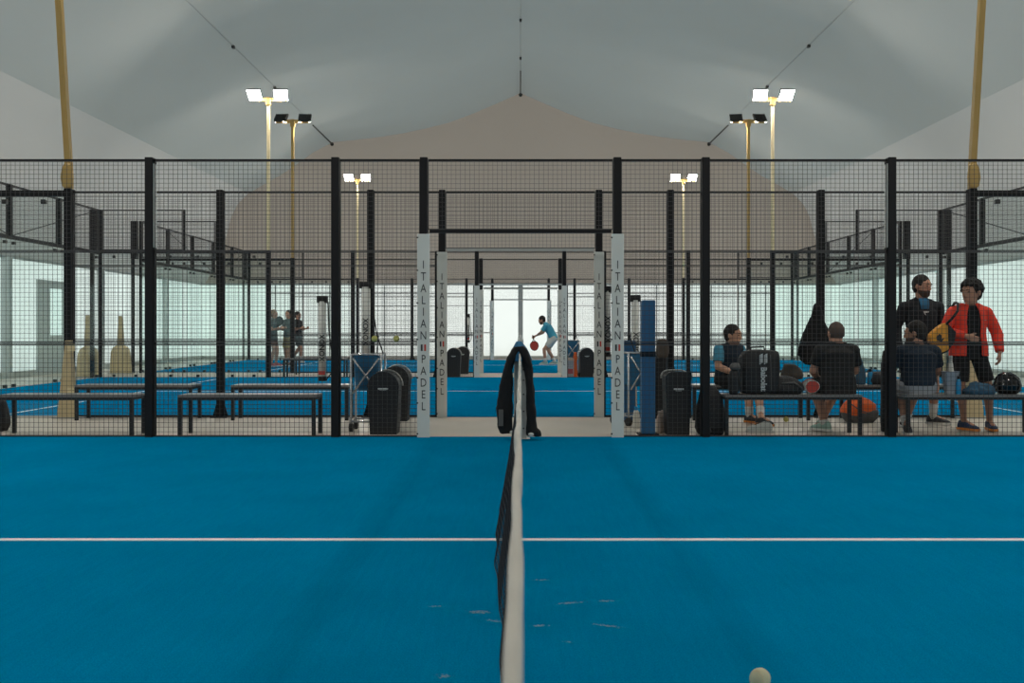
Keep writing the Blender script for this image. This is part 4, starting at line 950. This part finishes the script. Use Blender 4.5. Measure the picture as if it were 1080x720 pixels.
bottle('pale translucent shaker bottle standing in the grey bucket', (at(1002.5, 10.6), 10.60, .475), M['bottlewhite'], .034, .40, 'bottlewhite')
bottle('small blue drinks bottle between the bucket and the blue-grey garment', (at(1011, 10.5), 10.5, .452), M['bottleblue'], .027, .20, 'rubber')
bottle('blue drinks bottle with dark cap on the rear bench', (at(917, 12.35), 12.32, .452), M['bottleblue'], .040, .20, 'rubber')
for i, (px, lab) in enumerate(((697, 'pale plastic bottle on the floor left of the right-hand bin, nearer the blue post'), (702, 'pale plastic bottle on the floor touching the right-hand bin'))):
    bottle(lab, (at(px, 10.6), 10.7+.1*i, 0), M['peach'], .036, .25, 'peach')
bottle('clear bottle on the floor at the foot of the tall blue padded post', (at(671, 11.2), 11.2, 0), M['bottlewhite'], .04, .26, 'bottleblue')
# red and white rackets at the man's left
t = racket('red and white racket lying at the end of the black bag', (at(858, 10.5), 10.56, .53), (.25, 1.35, .2), 'racket_red', 'shoe_white', .52)
racket('second red-rimmed racket leaning behind the black bag', (at(853, 10.7), 10.70, .54), (.1, 1.0, -.4), 'shoe_white', 'racket_red', .5)

# loose trainers by the seated man
def trainer(label, loc, rz, m, s='sole'):
    t = thing('trainer', label, 'shoe', loc, rz, 'loose shoes')
    remeshed(MB().ell_loft([((0,-.13,.055), .026, .03), ((0,-.10,.07), .036, .05), ((0,-.03,.07), .04, .055), ((0,.05,.05), .044, .04), ((0,.12,.038), .044, .028), ((0,.15,.03), .025, .016)], (1,0,0), (0,0,1), p=2.4), 'upper', M[m], t, .008, 1)
    MB().ell_loft([((0,.01,0), .044, .155), ((0,.01,.024), .046, .158)], p=2.6, n=28).build('sole', M[s], t)
    MB().bar((-.03, .02, .105), (.03, .05, .095), .008).bar((-.03, .05, .09), (.03, .07, .08), .008).build('laces', M['ink' if m != 'shoe_dark' else 'sole'], t)
    return t
trainer('black and white shoe on the floor under the racket bag', (at(803, 10.75), 10.78, 0), 1.3, 'shoe_white')

# hanging black jacket on the second fence
t = thing('hanging_jacket', 'black jacket hanging from the second fence left of the charcoal-shirted man', 'jacket', (at(858, Y2-.1), Y2-.16, zt(384, Y2)), 0, 'jackets')
H = .80
remeshed(MB().ell_loft([((0,0,0), .13, .04), ((-.02,0,.06), .19, .06), ((-.01,0,.25), .17, .06), ((.02,0,.5), .12, .055), ((.03,0,.68), .065, .05), ((.03,0,.76), .045, .04), ((.03,0,H), .025, .025)], p=2.6, n=28)
         .tube([(-.02, 0, .6), (-.12, 0, .35), (-.19, 0, .12)], [.05, .055, .045], 12).tube([(.06, 0, .6), (.14, 0, .4), (.16, 0, .25)], [.05, .05, .045], 12), 'body', M['blackcloth'], t, .010, 2, .014, 12, 3)
MB().tube([(.03, 0, H-.02), (.03, .03, H+.06)], .006, 6).build('hanger_loop', M['bagblack'], t)

# jacket draped over the net post
YJ = 9.98
t = thing('draped_jacket', 'black jacket with blue lining draped over the near net post', 'jacket', (0, YJ, 0), 0, 'jackets')
def jx(px): return (px-549)*YJ/1004
j = MB()
def lobe(s, rows):
    secs = []
    for py, a, b_ in rows: secs.append(((( jx(a)+jx(b_))/2, 0, zt(py, YJ)), abs(jx(b_)-jx(a))/2-.004, .075))
    j.ell_loft(secs, p=2.8, n=24)
lobe(-1, [(457, 527, 541), (450, 524.5, 541), (430, 523, 541), (410, 526, 541), (390, 530, 541), (376, 535, 544), (368, 539, 549), (365, 542, 551)])
lobe(1, [(459, 555, 570), (452, 555, 567), (430, 555, 565), (405, 554.5, 563.5), (388, 552.5, 562.5), (376, 549, 559.5), (368, 546, 556), (365, 545, 553)])
j.ell_loft([((jx(560), 0, zt(457, YJ)), .02, .06), ((jx(566), 0, zt(455, YJ)), .05, .08), ((jx(571), 0, zt(458, YJ)), .02, .04)], (0,0,1), (0,1,0), n=14)
remeshed(j, 'body', M['blackcloth'], t, .008, 2, .010, 17, 7)
remeshed(MB().ell_loft([((jx(549), .05, zt(381, YJ)), .125, .10), ((jx(548.5), .05, zt(372, YJ)), .098, .10), ((jx(548), .05, zt(365, YJ)), .062, .09), ((jx(547.5), .05, zt(360, YJ)), .03, .05)], p=2.3), 'lining', M['collarblue'], t, .008, 2, .004, 20)
MB().box(jx(526), jx(531), -.112, -.09, zt(448, YJ), zt(431, YJ)).build('patch', M['baggrey'], t)
MB().sphere((jx(541), -.06, zt(455, YJ)), (.035, .03, .02)).sphere((jx(560), -.08, zt(457, YJ)), (.03, .03, .018)).build('white_cuff', M['sock'], t)

# small distant box by the far doorway
t = thing('crate', 'small pale pinkish crate beside the distant blue ball cart', 'crate', (at(601, 23.1), 23.05, 0))
MB().bbox(-.09, .09, -.08, .08, 0, .44, .01).build('box', M['bucket'], t); MB().bbox(-.095, .095, -.085, .085, .40, .46, .008).build('lid', M['peach'], t)
MB().box(-.07, .07, -.084, -.079, .08, .2).build('lit_strip_or_sticker', M['pink'], t)
softbag('small distant orange and black bag hanging beside the far right bin', at(606.5, 23.1), 23.05, 0, [(0,0,0,.05,.05), (0,0,.1,.06,.05), (0,0,.45,.05,.045), (0,0,.6,.03,.03)], M['orange'], .01, seed=33)

# ------------------------------------------------------------------ light, camera
w = bpy.data.worlds.new('w'); scn.world = w; w.use_nodes = True
bg = w.node_tree.nodes['Background']; bg.inputs[0].default_value = (.96, 1.0, .985, 1); bg.inputs[1].default_value = 1.15
scn.cycles.transparent_max_bounces = 48; scn.cycles.max_bounces = 10; scn.cycles.diffuse_bounces = 6
cam = bpy.data.cameras.new('cam'); co = bpy.data.objects.new('camera', cam); COL.objects.link(co); scn.camera = co
co.location = (0, 0, EYE); co.rotation_euler = (PI/2, 0, 0)
cam.sensor_width = 36; cam.lens = 36*1004/1080; cam.shift_x = -9/1080; cam.shift_y = 0
cam.shift_y = -14/1080; cam.clip_start = .02; cam.clip_end = 200
cam.dof.use_dof = True; cam.dof.focus_distance = 12; cam.dof.aperture_fstop = 6.3
vs_ = scn.view_settings; vs_.view_transform = 'Standard'; vs_.look = 'None'; vs_.gamma = 1; vs_.exposure = .52; vs_.use_curve_mapping = False
